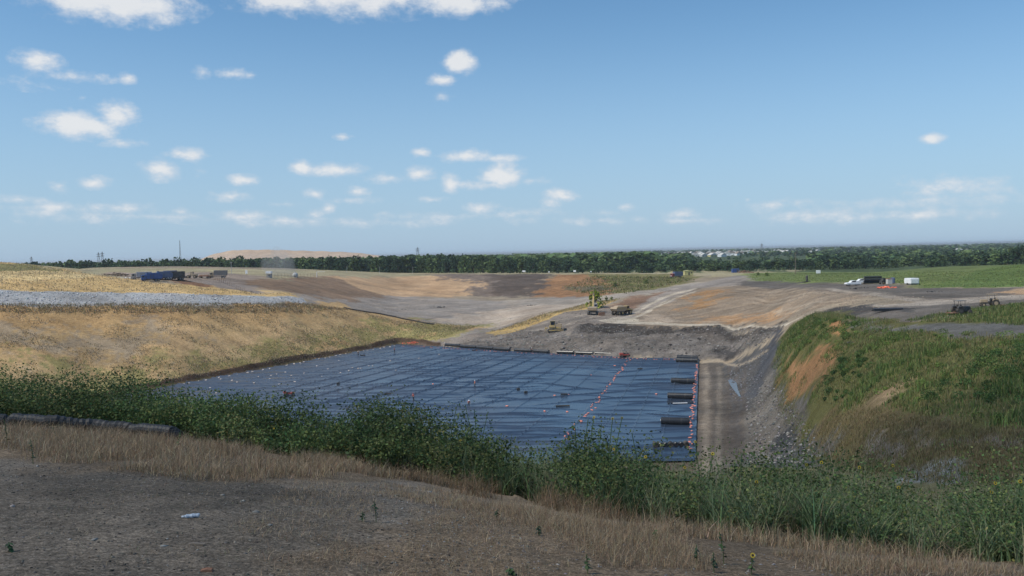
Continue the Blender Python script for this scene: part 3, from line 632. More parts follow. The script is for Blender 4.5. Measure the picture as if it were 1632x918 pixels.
for row, Yr in enumerate((708, 733, 765)):
    for k in range(98):
        px = -70 + 1790 * (k + 0.15 + .7 * random.random() + 0.33 * row) / 98
        Y = Yr + random.uniform(-9, 9)
        if px > 1470: Y -= 60 + 40 * (px > 1560)
        X = (px - 816) / F * Y; g = gz(X, Y)
        top = zat(px, np.interp(px, SKY_X, SKY_Y) + abs(random.gauss(0, 3.2)) + (4 - 2 * row if row < 2 else 0), Y)
        h = max(5, top - g) * random.uniform(.94, 1.03)
        kind = random.randrange(9)
        t = empty('tree', (X, Y, g - .2), random.random() * 6.28, cat='tree', group='trees of the belt beyond the pit',
                  label=tree_label(px, row, kind))
        w = max(h * random.uniform(.8, 1.1), random.uniform(11, 15))
        t.scale = (w, w, h)
        for nm, me in zip(('trunk', 'crown'), TREEM[kind]): link(nm, me, t)
        ntree += 1
# ---- the wood behind: one mass
fp = []
base_tree = [tree_meshes(300 + k, 38, (G1, G2, G3)[k % 3], .45, .02)[1] for k in range(6)]
def mass(n, y0, y1, px0, px1, hlo, hhi, power=1.0, clump=0.0):
    for _ in range(n):
        Y = y0 * (y1 / y0) ** (random.random() ** power); px = random.uniform(px0, px1); X = (px - 816) / F * Y
        if clump and float(fbm(np.array([X]), np.array([Y]), 260, 2, 81)[0]) < clump: continue
        h = random.uniform(hlo, hhi); w = h * random.uniform(1.0, 1.6) * (1 + Y / 6000); V_, F_, cc = base_tree[random.randrange(6)]
        a = random.random() * 6.28; ca, sa = math.cos(a), math.sin(a)
        v = np.stack([(V_[:, 0] * ca - V_[:, 1] * sa) * w + X, (V_[:, 0] * sa + V_[:, 1] * ca) * w + Y, V_[:, 2] * h - 18.2], 1)
        fp.append((v, F_, cc * random.uniform(.75, 1.3)))
mass(620, 790, 950, -60, 700, 15, 18); mass(420, 795, 1100, 600, 1040, 14, 16.5)
mass(500, 850, 1700, 820, 1100, 9, 13); mass(700, 1100, 3000, -60, 1000, 11, 15)
mass(240, 790, 1500, 1040, 1700, 4, 6.5); mass(260, 800, 1500, 1290, 1720, 7, 10.5)
mass(900, 2200, 6500, 820, 1720, 10, 15, clump=-.25); mass(500, 1500, 2300, 1180, 1720, 7, 12, clump=-.1)
V_, F_, c_ = join(fp)
tag(link('forest', np_mesh('forest', V_, F_, M_LEAF, fcol=c_)), 'dark green woods stretching behind the tree belt to the horizon', 'forest', kind='stuff')
# ---- random points inside a region seen in the photograph
def scatter(pts, n, rmin=40, world_pts=None):
    P = np.array(world_pts) if world_pts is not None else poly_world(pts, rmin)
    lo, hi = P.min(0), P.max(0); out = []
    got = 0
    while got < n:
        q = lo + rnd(n * 2, 2) * (hi - lo); q = q[sdist(P, q[:, 0], q[:, 1]) > 0]
        if len(q) == 0: break
        out.append(q); got += len(q)
    return np.concatenate(out)[:n]
def tufts(Q, nb, H, W_, c, lean=.5, spread=.25, s=.25, segs=2, big=None):
    """nb blades around every point of Q"""
    n = len(Q) * nb; q = np.repeat(Q, nb, 0) + RNG.normal(0, spread, (n, 2))
    Hh = np.repeat(H if np.ndim(H) else np.full(len(Q), H), nb) * (.5 + .6 * rnd(n))
    P = np.concatenate([q, hgt(q[:, 0], q[:, 1])[:, None] - .03], 1)
    V_, F_, idx = blades(P, Hh, W_ * (.6 + .8 * rnd(n)), Hh * lean * rnd(n) * 1.5, segs=segs)
    cc = np.repeat(c, nb, 0) if np.ndim(c) == 2 else np.broadcast_to(c, (n, 3))
    cc = vary(cc, n, s, .08)
    return V_, F_, cc[idx]
def mixc(n, *cs, w=None):
    k = RNG.choice(len(cs), n, p=w); return np.array(cs)[k]
STRAW, STRAW2, OLIVE, LUSH, DEEP, RUST = (.38, .295, .19), (.45, .37, .26), (.18, .18, .075), (.105, .16, .045), (.055, .105, .032), (.29, .19, .10)
# dry slope left of the liner
g = []
def dens(q, sc_, seed, th): return q[fbm(q[:, 0], q[:, 1], sc_, 3, seed) > th]
q = dens(scatter([(-150,490),(240,490),(485,487),(560,494),(640,508),(760,520),(700,545),(632,549),(460,582),(280,612),(120,640),(-150,640)], 30000, 180), 6, 5, .06)
g.append(tufts(q, 2, .35 + .3 * rnd(len(q)), .22, mixc(len(q), STRAW, STRAW2, OLIVE, RUST, w=[.5, .25, .13, .12]), segs=1, spread=.6))
q = scatter([(-100,600),(120,598),(280,572),(460,542),(520,522),(640,512),(765,520),(700,543),(632,547),(460,578),(280,606),(100,625),(-100,640)], 6000, 180)
g.append(tufts(q, 2, .45 + .3 * rnd(len(q)), .2, mixc(len(q), OLIVE, STRAW, LUSH, w=[.55, .3, .15]), segs=1, spread=.5))
q = scatter([(-150,486),(490,484),(560,494),(490,500),(-150,500)], 3500, 180)
g.append(tufts(q, 3, .7 + .5 * rnd(len(q)), .22, mixc(len(q), STRAW, RUST, OLIVE, w=[.5, .25, .25]), segs=1, spread=.5))
V_, F_, c_ = join(g)
tag(link('dry_grass', np_mesh('dry_grass', V_, F_, M_DRY, fcol=c_)), 'tan dry grass tufts over the long slope left of the liner', 'grass', kind='stuff')
g = []
q = scatter([(-150,418),(30,418),(130,434),(340,460),(480,472),(330,468),(-150,462)], 5000, 200)
g.append(tufts(q, 2, .4 + .4 * rnd(len(q)), .25, mixc(len(q), STRAW2, STRAW, OLIVE, w=[.5, .35, .15]), segs=1, spread=.6))
q = scatter([(775,529),(850,506),(945,481),(990,476),(945,490),(860,514)], 1500, 200)
g.append(tufts(q, 3, .5 + .6 * rnd(len(q)), .22, mixc(len(q), STRAW2, STRAW, (.34,.30,.10), w=[.5, .2, .3]), segs=1, spread=.5))
q = scatter([(950,440),(1080,442),(1110,446),(1000,468),(950,470),(900,458)], 1800, 300)
g.append(tufts(q, 3, .8 + .8 * rnd(len(q)), .4, mixc(len(q), OLIVE, LUSH, STRAW, w=[.5, .3, .2]), segs=1, spread=.9))
V_, F_, c_ = join(g)
tag(link('straw_grass', np_mesh('straw_grass', V_, F_, M_DRY, fcol=c_)), 'pale straw grass on the upper left knoll and along the basin edge', 'grass', kind='stuff')
# right hand hill
g = []
HILL = [(1232,585),(1242,545),(1268,516),(1320,499),(1380,512),(1500,514),(1760,512),(1760,690),(1632,690),(1420,655),(1330,648),(1290,640),(1250,600)]
q = scatter(HILL, 13500, 60)
# keep the bare orange cut and the worn track bare
for bare in ([(1252,578),(1300,550),(1330,550),(1316,600),(1290,632),(1262,610)], [(1345,690),(1375,650),(1440,610),(1470,590),(1475,596),(1440,625),(1390,665)], [(1440,520),(1760,517),(1760,540),(1540,536),(1380,528)], [(1325,510),(1345,512),(1352,530),(1330,528)]):
    q = q[sdist(poly_world(bare, 60), q[:, 0], q[:, 1]) < 9 * fbm(q[:, 0], q[:, 1], 5, 3, 91) + 1.2 * (rnd(len(q)) ** 3)]
pat = fbm(q[:, 0], q[:, 1], 10, 3, 44)
cc = np.where((pat > .05)[:, None], mixc(len(q), LUSH, DEEP, OLIVE, (.15,.2,.06), w=[.4, .15, .2, .25]), mixc(len(q), OLIVE, LUSH, (.22,.19,.09), w=[.5, .3, .2]))
g.append(tufts(q, 4, .35 + .55 * rnd(len(q)) + .5 * (pat > .15), .085, cc, segs=2, spread=.28))
q = scatter([(1300,690),(1330,650),(1420,660),(1632,695),(1760,705),(1760,775),(1500,775),(1330,745)], 6000, 36)
g.append(tufts(q, 5, .3 + .4 * rnd(len(q)), .035, mixc(len(q), (.2,.16,.09), (.13,.11,.055), OLIVE, w=[.4, .35, .25]), segs=2, spread=.2))
q = scatter([(1440,512),(1530,495),(1632,484),(1760,480),(1760,514),(1632,515)], 4500, 60)
g.append(tufts(q, 4, .4 + .5 * rnd(len(q)), .09, mixc(len(q), LUSH, OLIVE, DEEP, w=[.45, .4, .15]), segs=2, spread=.3))
q = scatter([(1232,600),(1255,590),(1262,640),(1300,690),(1330,745),(1300,740),(1262,690),(1240,650)], 1500, 60)
g.append(tufts(q, 4, .3 + .4 * rnd(len(q)), .05, mixc(len(q), (.2,.16,.09), OLIVE, LUSH, w=[.4, .35, .25]), segs=2, spread=.3))
q = scatter(None, 4500, world_pts=[(-60, 45), (-20, 36), (30, 34), (36, 48), (34, 110), (24, 140), (-110, 140), (-100, 80)])
g.append(tufts(q, 3, .4 + .6 * rnd(len(q)), .09, mixc(len(q), OLIVE, LUSH, STRAW, w=[.45, .35, .2]), segs=1, spread=.4))
# shrubby clumps
def shrubs(Q, h, nleaf, size, c):
    parts = []
    for (x, y), hh in zip(Q, h):
        n = nleaf; d = RNG.normal(size=(n, 3)); d /= np.linalg.norm(d, axis=1)[:, None]
        p = d * (0.4 + .6 * rnd(n, 1) ** .5) * np.array([hh * .8, hh * .8, hh * .55]) + np.array([x, y, gz(x, y) + hh * .4]); p[:, 2] = np.maximum(p[:, 2], gz(x, y))
        v, f = leaf_quads(p, size * (.6 + .8 * rnd(n))); parts.append((v, f, vary(np.array(c) * random.uniform(.7, 1.35), n, .22, .08)))
    return join(parts)
q = scatter([(1500,600),(1600,560),(1760,560),(1760,660),(1560,655),(1480,640)], 60, 60)
g.append(shrubs(q, .7 + rnd(60) * .9, 230, .10, DEEP))
q = scatter([(1262,540),(1320,510),(1370,520),(1350,545),(1290,552),(1256,570)], 40, 60)
g.append(shrubs(q, .6 + rnd(40) * .8, 200, .13, LUSH))
q = scatter([(1310,590),(1370,560),(1400,600),(1350,640),(1310,640)], 40, 60)
g.append(shrubs(q, .5 + rnd(40) * .8, 190, .11, DEEP))
q = scatter([(1262,530),(1380,515),(1500,530),(1760,545),(1760,680),(1560,670),(1400,640),(1340,600)], 120, 60)
g.append(shrubs(q, .35 + rnd(120) * .8, 150, .10, (.13, .19, .05)))
V_, F_, c_ = join(g)
tag(link('hill_grass', np_mesh('hill_grass', V_, F_, M_LEAF, fcol=c_)), 'lush green grass and scrub covering the hill right of the gully', 'grass', kind='stuff')
# green field and mound at the right
q = scatter([(1190,437),(1480,434),(1560,432),(1632,423),(1760,422),(1760,458),(1480,458),(1400,451),(1200,447)], 9000, 230)
V_, F_, c_ = tufts(q, 2, .25 + .25 * rnd(len(q)), .35, mixc(len(q), (.115,.15,.055), (.14,.16,.065), LUSH, w=[.4, .35, .25]), segs=1, spread=.8)
tag(link('field_grass', np_mesh('field_grass', V_, F_, M_LEAF, fcol=c_)), 'short green grass on the field and rounded mound at right', 'grass', kind='stuff')
# ------------------------------------------------------------------ weeds along the edge of the near bench
TOPX = [-150,0,60,130,200,260,330,400,480,560,600,640,700,760,800,850,900,950,1000,1060,1100,1150,1250,1320,1400,1480,1560,1632,1750]
TOPY = [612,612,612,606,602,622,638,645,650,656,642,662,668,676,690,690,682,682,692,706,708,712,714,718,730,744,750,750,750]
def edge_pt(px, u):
    """ground point behind the weed line, px as seen, u metres beyond its foot"""
    a = math.atan2((px - 816), F); r = float(np.interp(a, AZ, EDGE_R)) + u
    x, y = r * math.sin(a), r * math.cos(a); return x, y
bush, grs, cols_b, cols_g = [], [], [], []
npl = 3900
pxs = RNG.uniform(-130, 1750, npl)
Wleaf = []
for px in pxs:
    u = random.random() ** 1.15 * 6.2 - 0.3 + 0.9 * float(fbm(np.array([px]), np.array([0.]), 55, 2, 8)[0])
    if px < 310: u = max(u, 0) + .9                # the drain pipe lies in front of the plants here
    x, y = edge_pt(px, u); g0 = gz(x, y)
    zt = zat(px, np.interp(px, TOPX, TOPY) + 12 * float(fbm(np.array([px]), np.array([0.]), 38, 3, 4)[0]), y)
    tall = float(fbm(np.array([x]), np.array([y]), 1.8, 2, 71)[0])
    h = (zt - g0) * (random.uniform(.60, 1.08) + .42 * tall) * (0.62 + 0.38 * min(1, max(0, u) / 2.2)); h = max(.45, min(h, 3.2))
    grassy = np.interp(px, [0, 640, 740, 800, 880, 930, 1000, 1080, 1200, 1632], [.12, .18, .3, .8, .85, .4, .6, .82, .78, .72])
    if random.random() < grassy:
        n = 20; P0 = np.tile((x, y, g0), (n, 1)) + RNG.normal(0, .10, (n, 3)) * (1, 1, 0)
        c = np.array(random.choice([(.16, .22, .10), (.20, .25, .125), (.13, .20, .09), (.27, .27, .15), (.23, .21, .12)]))
        grs.append((P0, h * (.55 + .5 * rnd(n)), .016 + .012 * rnd(n), h * (.2 + .5 * rnd(n)), c))
    else:
        n = int(46 + 26 * h); t = rnd(n) ** .8; th = rnd(n) * 6.28; rr_ = (.10 + .26 * np.sin(np.clip(t, .05, 1) * PI * .8)) * (0.4 + rnd(n)) * min(1.3, .55 + .4 * h)
        lx, ly = random.gauss(0, .12) * h, random.gauss(0, .12) * h
        P0 = np.stack([x + np.cos(th) * rr_ + lx * t, y + np.sin(th) * rr_ + ly * t, g0 + h * (.08 + .94 * t)], 1)
        hue_ = float(fbm(np.array([x]), np.array([y]), 3.5, 2, 171)[0])
        c = (1 + .5 * hue_) * np.array(random.choice([(.115, .155, .05), (.09, .135, .048), (.145, .18, .06), (.065, .10, .038), (.18, .19, .07)]))
        bush.append((P0, (.035 + .05 * rnd(n)) * (1.15 - .45 * t) * min(1.15, y / 20), c, h, (x, y, g0, lx, ly)))
P0 = np.concatenate([b[0] for b in bush]); S = np.concatenate([b[1] for b in bush]); cc = np.concatenate([np.tile(b[2], (len(b[0]), 1)) for b in bush])
V_, F_ = leaf_quads(P0, S, .35, 1.6); parts = [(V_, F_, vary(cc, len(P0), .25, .1))]
# stems
sb = np.array([(b[4][0], b[4][1], b[4][2]) for b in bush]); sh = np.array([b[3] for b in bush])
v, f, idx = blades(sb, sh, .022, sh * .1, segs=1); parts.append((v, f, vary((.13, .15, .06), len(sb), .2)[idx]))
V_, F_, c_ = join(parts)
tag(link('weed_thicket', np_mesh('weed_thicket', V_, F_, M_LEAF, fcol=c_)), 'thick band of leafy green weeds along the bench edge', 'weeds', kind='stuff')
P0 = np.concatenate([b[0] for b in grs]); H_ = np.concatenate([b[1] for b in grs]); Wd = np.concatenate([b[2] for b in grs]); Ln = np.concatenate([b[3] for b in grs]); cc = np.concatenate([np.tile(b[4], (len(b[0]), 1)) for b in grs])
v, f, idx = blades(P0, H_, Wd, Ln, segs=3)
tag(link('tall_grass', np_mesh('tall_grass', v, f, M_LEAF, fcol=vary(cc, len(P0), .25, .1)[idx])), 'tall arching bluish green grass blades among the weeds', 'grass', kind='stuff')
# ---- dry grass of the bench
def dry(pts, n, nb, h0, h1, cset, w=.007, th=-1, sc_=1.6, seed=5, spread=.06, w_=None):
    q = scatter(pts, n, .6)
    sd = sdist(poly_world(pts, .6), q[:, 0], q[:, 1]); fr = np.clip(sd / 1.0, 0, 1)
    k = (fbm(q[:, 0], q[:, 1], sc_, 3, seed) > th + .5 * (1 - fr)) & (rnd(len(q)) < .25 + .75 * fr); q = q[k]; fr = fr[k]
    return tufts(q, nb, (h0 + (h1 - h0) * rnd(len(q)) ** 1.3) * (.45 + .55 * fr), w, mixc(len(q), *cset, w=w_), lean=.8, spread=spread, segs=2, s=.2)
DS = [(.40, .29, .18), (.33, .235, .145), (.47, .36, .235), (.25, .175, .105)]
g = []
g.append(dry([(-60,650),(100,660),(300,690),(500,722),(600,740),(600,762),(430,768),(250,770),(90,752),(30,735),(-60,720)], 8500, 5, .20, .52, DS, .009, -.08, spread=.14))
g.append(dry([(330,704),(500,724),(640,744),(820,782),(1010,822),(1300,856),(1632,884),(1632,905),(1200,880),(1000,850),(820,805),(600,765),(330,720)], 4200, 5, .2, .48, DS, .009, -.25, spread=.12))
g.append(dry([(860,800),(1100,845),(1180,880),(1230,930),(820,930),(840,870),(700,800),(780,790)], 8500, 5, .10, .34, DS, .0045, -.25, spread=.07))
g.append(dry([(560,745),(820,800),(860,850),(700,870),(560,800)], 2500, 5, .08, .22, DS, .006, -.15, spread=.08))
g.append(dry([(1150,870),(1632,905),(1700,930),(1180,930)], 2600, 5, .12, .3, DS, .006, -.2, spread=.07))
g.append(dry([(-60,740),(600,770),(860,850),(860,930),(-60,930)], 3200, 5, .03, .10, DS + [(.12, .15, .07)], .005, -.05, spread=.06))
g.append(dry([(600,750),(830,792),(1010,828),(1130,850),(1130,866),(830,812),(600,765)], 1600, 5, .35, .75, [(.24, .16, .09), (.30, .20, .12), (.16, .12, .07)], .010, -.3, spread=.08))
q = scatter([(-60,745),(600,772),(860,852),(900,930),(-60,930)], 1500, .6); q = q[fbm(q[:, 0], q[:, 1], 1.1, 3, 15) > -.05]
g.append(tufts(q, 4, .025, .006, mixc(len(q), *DS, (.1, .07, .045)), lean=3.5, spread=.10, segs=2))
q = scatter([(480,765),(700,790),(900,850),(900,930),(420,930),(380,830)], 2600, .6); q = q[fbm(q[:, 0], q[:, 1], .9, 3, 16) > -.1]
g.append(tufts(q, 5, .05 + .12 * rnd(len(q)), .005, mixc(len(q), *DS), lean=1.0, spread=.08, segs=2))
V_, F_, c_ = join(g)
tag(link('bench_dry_grass', np_mesh('bench_dry_grass', V_, F_, M_DRY, fcol=c_)), 'brown dry grass tufts on the shaded foreground bench', 'grass', kind='stuff')
# ---- pebbles and clods
ICO = None
def rocks(Q, size, c, sink=.3, squash=.6, fine=False):
    """rough little stones: octahedra with jitter; Q (n,2)"""
    n = len(Q); base = np.array([(1,0,0),(0,1,0),(-1,0,0),(0,-1,0),(0,0,1),(0,0,-1),(.7,.7,.5),(-.7,.6,.5),(-.6,-.7,.5),(.7,-.6,.5)], float)
    fc = np.array([(0,6,9),(0,1,6),(1,7,6),(1,2,7),(2,8,7),(2,3,8),(3,9,8),(3,0,9),(4,6,7),(4,7,8),(4,8,9),(4,9,6),(5,1,0),(5,2,1),(5,3,2),(5,0,3)])
    if not fine:                                   # small or far ones: eight faces are enough
        base = base[:6]; fc = np.array([(0,1,4),(1,2,4),(2,3,4),(3,0,4),(1,0,5),(2,1,5),(3,2,5),(0,3,5)])
    nb_, nf_ = len(base), len(fc)
    V_ = base[None] * (1 + RNG.normal(0, .25, (n, nb_, 1))) * (1 + RNG.normal(0, .25, (n, 1, 3)))
    th = rnd(n) * 6.28; ca, sa = np.cos(th)[:, None], np.sin(th)[:, None]
    x, y = V_[..., 0] * ca - V_[..., 1] * sa, V_[..., 0] * sa + V_[..., 1] * ca
    s = size[:, None]; z = hgt(Q[:, 0], Q[:, 1])
    V_ = np.stack([x * s + Q[:, :1], y * s + Q[:, 1:2], V_[..., 2] * s * squash + z[:, None] + s * (squash * .5 - sink)], -1).reshape(-1, 3)
    F_ = (fc[None] + np.arange(n)[:, None, None] * nb_).reshape(-1, 3)
    return V_, F_, np.repeat(vary(c, n, .2, .05), nf_, 0)
q = scatter([(-60,735),(420,765),(640,780),(860,840),(860,930),(-60,930)], 9000, .6)
s = .005 + .022 * rnd(len(q)) ** 4
V_, F_, c_ = rocks(q, s, mixc(len(q), (.21, .185, .155), (.14, .12, .10), (.36, .32, .27), (.08, .07, .06), w=[.4, .3, .1, .2]))
q2 = scatter([(600,780),(860,840),(1200,880),(1632,905),(1632,930),(600,930)], 1200, .6); a2 = rocks(q2, .008 + .018 * rnd(len(q2)) ** 3, mixc(len(q2), (.28, .26, .24), (.42, .40, .37), w=[.7, .3]))
V_, F_, c_ = join([(V_, F_, c_), a2])
tag(link('pebbles', np_mesh('pebbles', V_, F_, M_ROCK, fcol=c_)), 'small grey pebbles and clods strewn over the foreground dirt', 'pebbles', kind='stuff')
# stone strip, rubble wall, scree
q = scatter([(-150,464),(160,466),(330,469),(484,476),(487,484),(330,485),(130,488),(-150,489)], 4200, 180)
V_, F_, c_ = rocks(q, .10 + .38 * rnd(len(q)) ** 3, mixc(len(q), (.50, .50, .51), (.42, .42, .43), (.64, .64, .65), (.2, .2, .21), w=[.45, .3, .18, .07]))
tag(link('riprap', np_mesh('riprap', V_, F_, M_ROCK, fcol=c_)), 'pale grey riprap stones forming the strip across the left slope', 'stones', kind='stuff')
q = np.concatenate([scatter([(730,548),(830,526),(905,536),(925,520),(1100,519),(1240,521),(1235,555),(1112,570),(1000,568),(850,560)], 4200, 250),
                    scatter([(735,548),(830,528),(930,548),(930,562),(850,558)], 1500, 250)])
V_, F_, c_ = rocks(q, .12 + .55 * rnd(len(q)) ** 4, mixc(len(q), (.24, .225, .21), (.18, .17, .16), (.32, .30, .28), (.11, .105, .10), w=[.4, .25, .2, .15]), squash=.45)
q = scatter([(1190,640),(1225,598),(1260,640),(1295,690),(1315,725),(1270,742),(1190,742)], 2600, 100); a2 = rocks(q, .05 + .36 * rnd(len(q)) ** 3, mixc(len(q), (.27, .26, .25), (.18, .175, .17), (.10, .10, .105), w=[.4, .3, .3]))
q = scatter([(1160,580),(1230,550),(1215,600),(1190,640),(1165,640)], 1200, 100); a3 = rocks(q, .06 + .35 * rnd(len(q)) ** 3, mixc(len(q), (.2, .2, .21), (.12, .12, .13), w=[.6, .4]))
V_, F_, c_ = join([(V_, F_, c_), a2, a3])
tag(link('rubble', np_mesh('rubble', V_, F_, M_ROCK, fcol=c_)), 'broken grey rock covering the pit wall and the gully side', 'rubble', kind='stuff')

# clods and small stones scattered over the bare ground
cl = []
for pts, n_, s0, s1, cs in (([(985,512),(1060,472),(1110,460),(1180,456),(1310,464),(1480,474),(1400,494),(1260,507),(1100,516)], 4500, .06, .3, [(.30,.25,.20), (.2,.17,.14), (.38,.32,.25)]),
                            ([(720,550),(800,530),(870,505),(950,490),(1005,490),(990,512),(900,536),(820,546)], 2200, .08, .35, [(.28,.26,.24), (.18,.165,.15)]),
                            ([(640,470),(780,480),(870,476),(860,470),(720,474),(560,478),(420,500),(640,545),(790,544),(900,500),(780,500)], 2500, .08, .3, [(.34,.31,.28), (.2,.18,.16)]),
                            ([(1320,470),(1632,462),(1700,495),(1500,503),(1330,497)], 2200, .04, .16, [(.22,.2,.18), (.13,.12,.11)]),
                            ([(1112,590),(1160,590),(1165,700),(1108,730)], 900, .04, .14, [(.2,.18,.17), (.12,.11,.1)])):
    q = scatter(pts, n_, 60); cl.append(rocks(q, s0 + (s1 - s0) * rnd(len(q)) ** 3, mixc(len(q), *cs)))
V_, F_, c_ = join(cl)
tag(link('clods', np_mesh('clods', V_, F_, M_ROCK, fcol=c_)), 'brown and grey earth clods scattered over the bare ground of the site', 'clods', kind='stuff')
# ------------------------------------------------------------------ building small machines and things
class MB:
    def __init__(s): s.V = []; s.F = []
    def add(s, V_, F_):
        o = len(s.V); s.V += [tuple(v) for v in V_]; s.F += [tuple(i + o for i in f) for f in F_]; return s
    def box(s, c, d, rz=0, ry=0, rx=0, taper=1.0):
        hx, hy, hz_ = d[0] / 2, d[1] / 2, d[2] / 2
        m = Matrix.Rotation(rz, 3, 'Z') @ Matrix.Rotation(ry, 3, 'Y') @ Matrix.Rotation(rx, 3, 'X')
        vs = [m @ Vector((x * hx * (taper if z > 0 else 1), y * hy * (taper if z > 0 else 1), z * hz_)) + Vector(c) for z in (-1, 1) for x, y in ((-1, -1), (1, -1), (1, 1), (-1, 1))]
        return s.add(vs, [(3, 2, 1, 0), (4, 5, 6, 7), (0, 1, 5, 4), (1, 2, 6, 5), (2, 3, 7, 6), (3, 0, 4, 7)])
    def cyl(s, p0, p1, r0, r1=None, n=12, caps=True):
        r1 = r0 if r1 is None else r1; p0, p1 = Vector(p0), Vector(p1); d = (p1 - p0).normalized()
        a = d.orthogonal().normalized(); b = d.cross(a)
        vs = [p + (a * math.cos(2 * PI * k / n) + b * math.sin(2 * PI * k / n)) * r for p, r in ((p0, r0), (p1, r1)) for k in range(n)]
        f = [(k, (k + 1) % n, (k + 1) % n + n, k + n) for k in range(n)]
        if caps: f += [tuple(range(n - 1, -1, -1)), tuple(range(n, 2 * n))]
        return s.add(vs, f)
    def prism(s, prof, y0, y1):
        """profile in x,z extruded along y"""
        n = len(prof); vs = [(x, y0, z) for x, z in prof] + [(x, y1, z) for x, z in prof]
        return s.add(vs, [tuple(range(n)), tuple(range(2 * n - 1, n - 1, -1))] + [(k, k + n, (k + 1) % n + n, (k + 1) % n) for k in range(n)])
    def tube(s, pts, r, n=6):
        for a, b in zip(pts[:-1], pts[1:]): s.cyl(a, b, r, r, n)
        return s
    def mesh(s, name, mat, bevel=0):
        me = bpy.data.meshes.new(name); me.from_pydata(s.V, [], s.F)
        bm = bmesh.new(); bm.from_mesh(me); bmesh.ops.recalc_face_normals(bm, faces=bm.faces)
        if bevel: bmesh.ops.bevel(bm, geom=[e for e in bm.edges if len(e.link_faces) == 2 and e.calc_face_angle(0) > .6], offset=bevel, segments=1, affect='EDGES')
        bm.to_mesh(me); bm.free(); me.materials.append(mat); return me
    def build(s, name, mat, parent=None, bevel=0, label=None):
        o = link(name, s.mesh(name, mat, bevel), parent)
        if label: o['label'] = label
        return o
DUST = (.30, .25, .19)
M = {}
def mat(k, c, rough=.5, metal=0, dirt=.35, **kw):
    if k not in M: M[k] = mat_plain(k, c, rough, metal, var=.12, scale=2.0, dirt=DUST, dirt_amt=dirt, **kw)
    return M[k]
YEL = mat('machine_yellow', (.42, .30, .10), .5, dirt=.6); TANM = mat('dusty_tan_paint', (.36, .27, .17), .6, dirt=.6)
BLK = mat('black_rubber', (.018, .018, .018), .8, dirt=.25); STEEL = mat('worn_steel', (.14, .13, .12), .5, .4, dirt=.5); DARK = mat('dark_paint', (.03, .032, .035), .45)
WHT = mat('white_paint', (.78, .79, .80), .35, dirt=.08); GREY = mat('grey_paint', (.30, .30, .31), .5); BLUE = mat('blue_paint', (.03, .08, .26), .35, dirt=.12); BLUE2 = mat('dull_blue_paint', (.09, .13, .24), .5, dirt=.3)
GLASS = mat('dark_glass', (.015, .02, .028), .08, dirt=.05); RED = mat('red_paint', (.36, .05, .04), .5, dirt=.3); ORG = mat('orange_plastic', (.85, .16, .08), .6, dirt=.05); HDPE = mat('black_plastic_sheet', (.016, .018, .022), .32, dirt=.06)
PINK = mat('orange_sandbag_cloth', (.74, .27, .20), .8, dirt=.12); WSB = mat('pale_sandbag_cloth', (.66, .56, .50), .85, dirt=.1); YSH = mat('pale_yellow_siding', (.52, .47, .20), .7, dirt=.1); RUSTM = mat('rusty_steel', (.17, .085, .05), .85, dirt=.3)
WOOD = mat('weathered_wood', (.20, .16, .12), .9); SKIN = mat('skin', (.38, .22, .15), .6, dirt=0); DENIM = mat('dark_trousers', (.03, .035, .05), .9, dirt=.05); CONC = mat('pale_concrete', (.5, .49, .46), .8, dirt=.1); ROOF = mat('brown_roof', (.22, .18, .15), .9)
def wheel(parent, x, y, r, w, rim=STEEL, n=16):
    t = MB().cyl((x, y - w / 2, r), (x, y + w / 2, r), r, r, n).build('wheel', BLK, parent, bevel=r * .08)
    MB().cyl((x, y - w / 2 - .015, r), (x, y + w / 2 + .015, r), r * .52, r * .52, 10).build('rim', rim, t)
    return t
def place(px, py, rz, label, cat, name=None, group=None, rmin=40, dz=0):
    p = at(px, py, rmin); return empty(name or cat.replace(' ', '_'), (p.x, p.y, p.z + dz), rz, label, cat, group)
def dup(o, loc=None, rz=None, label=None):
    c = o.copy(); C.objects.link(c)
    if loc is not None: c.location = loc
    if rz is not None: c.rotation_euler = (o.rotation_euler.x, o.rotation_euler.y, rz)
    if label: c['label'] = label
    for ch in list(o.children):
        d = ch.copy(); C.objects.link(d); d.parent = c
        for g_ in list(ch.children):
            e = g_.copy(); C.objects.link(e); e.parent = d
    return c
# ---- bulldozer: nose to the right
t = place(884, 529, math.radians(-6), 'dusty yellow bulldozer with cab and blade working on the grey bench', 'bulldozer')
for s in (-1, 1):
    prof = [(-2.1, .25), (-1.8, .02), (1.7, .02), (2.3, .35), (2.2, .85), (1.6, 1.0), (-1.4, 1.15), (-2.0, .8)]
    tr = MB().prism(prof, s * 1.15 - .28, s * 1.15 + .28).build('track', DARK, t, bevel=.05)
    MB().box((0, s * 1.46, .5), (3.3, .1, .32)).build('roller_frame', YEL, tr)
MB().box((.2, 0, 1.0), (3.6, 1.6, .9)).box((-.7, 0, 1.55), (1.9, 2.2, .5)).build('body', YEL, t, bevel=.05)
MB().box((1.35, 0, 1.95), (1.9, 1.25, 1.05), taper=.92).build('hood', TANM, t, bevel=.06)
cb = MB().box((-.55, 0, 2.5), (1.5, 1.6, 1.5), taper=.94).build('cab', YEL, t, bevel=.05)
MB().box((-.55, 0, 2.55), (1.1, 1.66, .9)).box((-.55, 0, 2.55), (1.54, 1.1, .9)).build('window', GLASS, cb)
MB().box((-.55, 0, 3.35), (1.8, 1.9, .14)).build('canopy', TANM, t, bevel=.03)
MB().cyl((1.4, .3, 2.4), (1.4, .3, 3.2), .08).build('exhaust_pipe', STEEL, t)
MB().prism([(2.9, .1), (3.05, .1), (2.8, .8), (3.15, 1.5), (3.0, 1.5), (2.65, .8)], -1.9, 1.9).build('blade', STEEL, t)
for s in (-1, 1): MB().tube([(0, s * 1.5, .6), (2.8, s * 1.4, .55)], .12).build('push_arm', YEL, t)
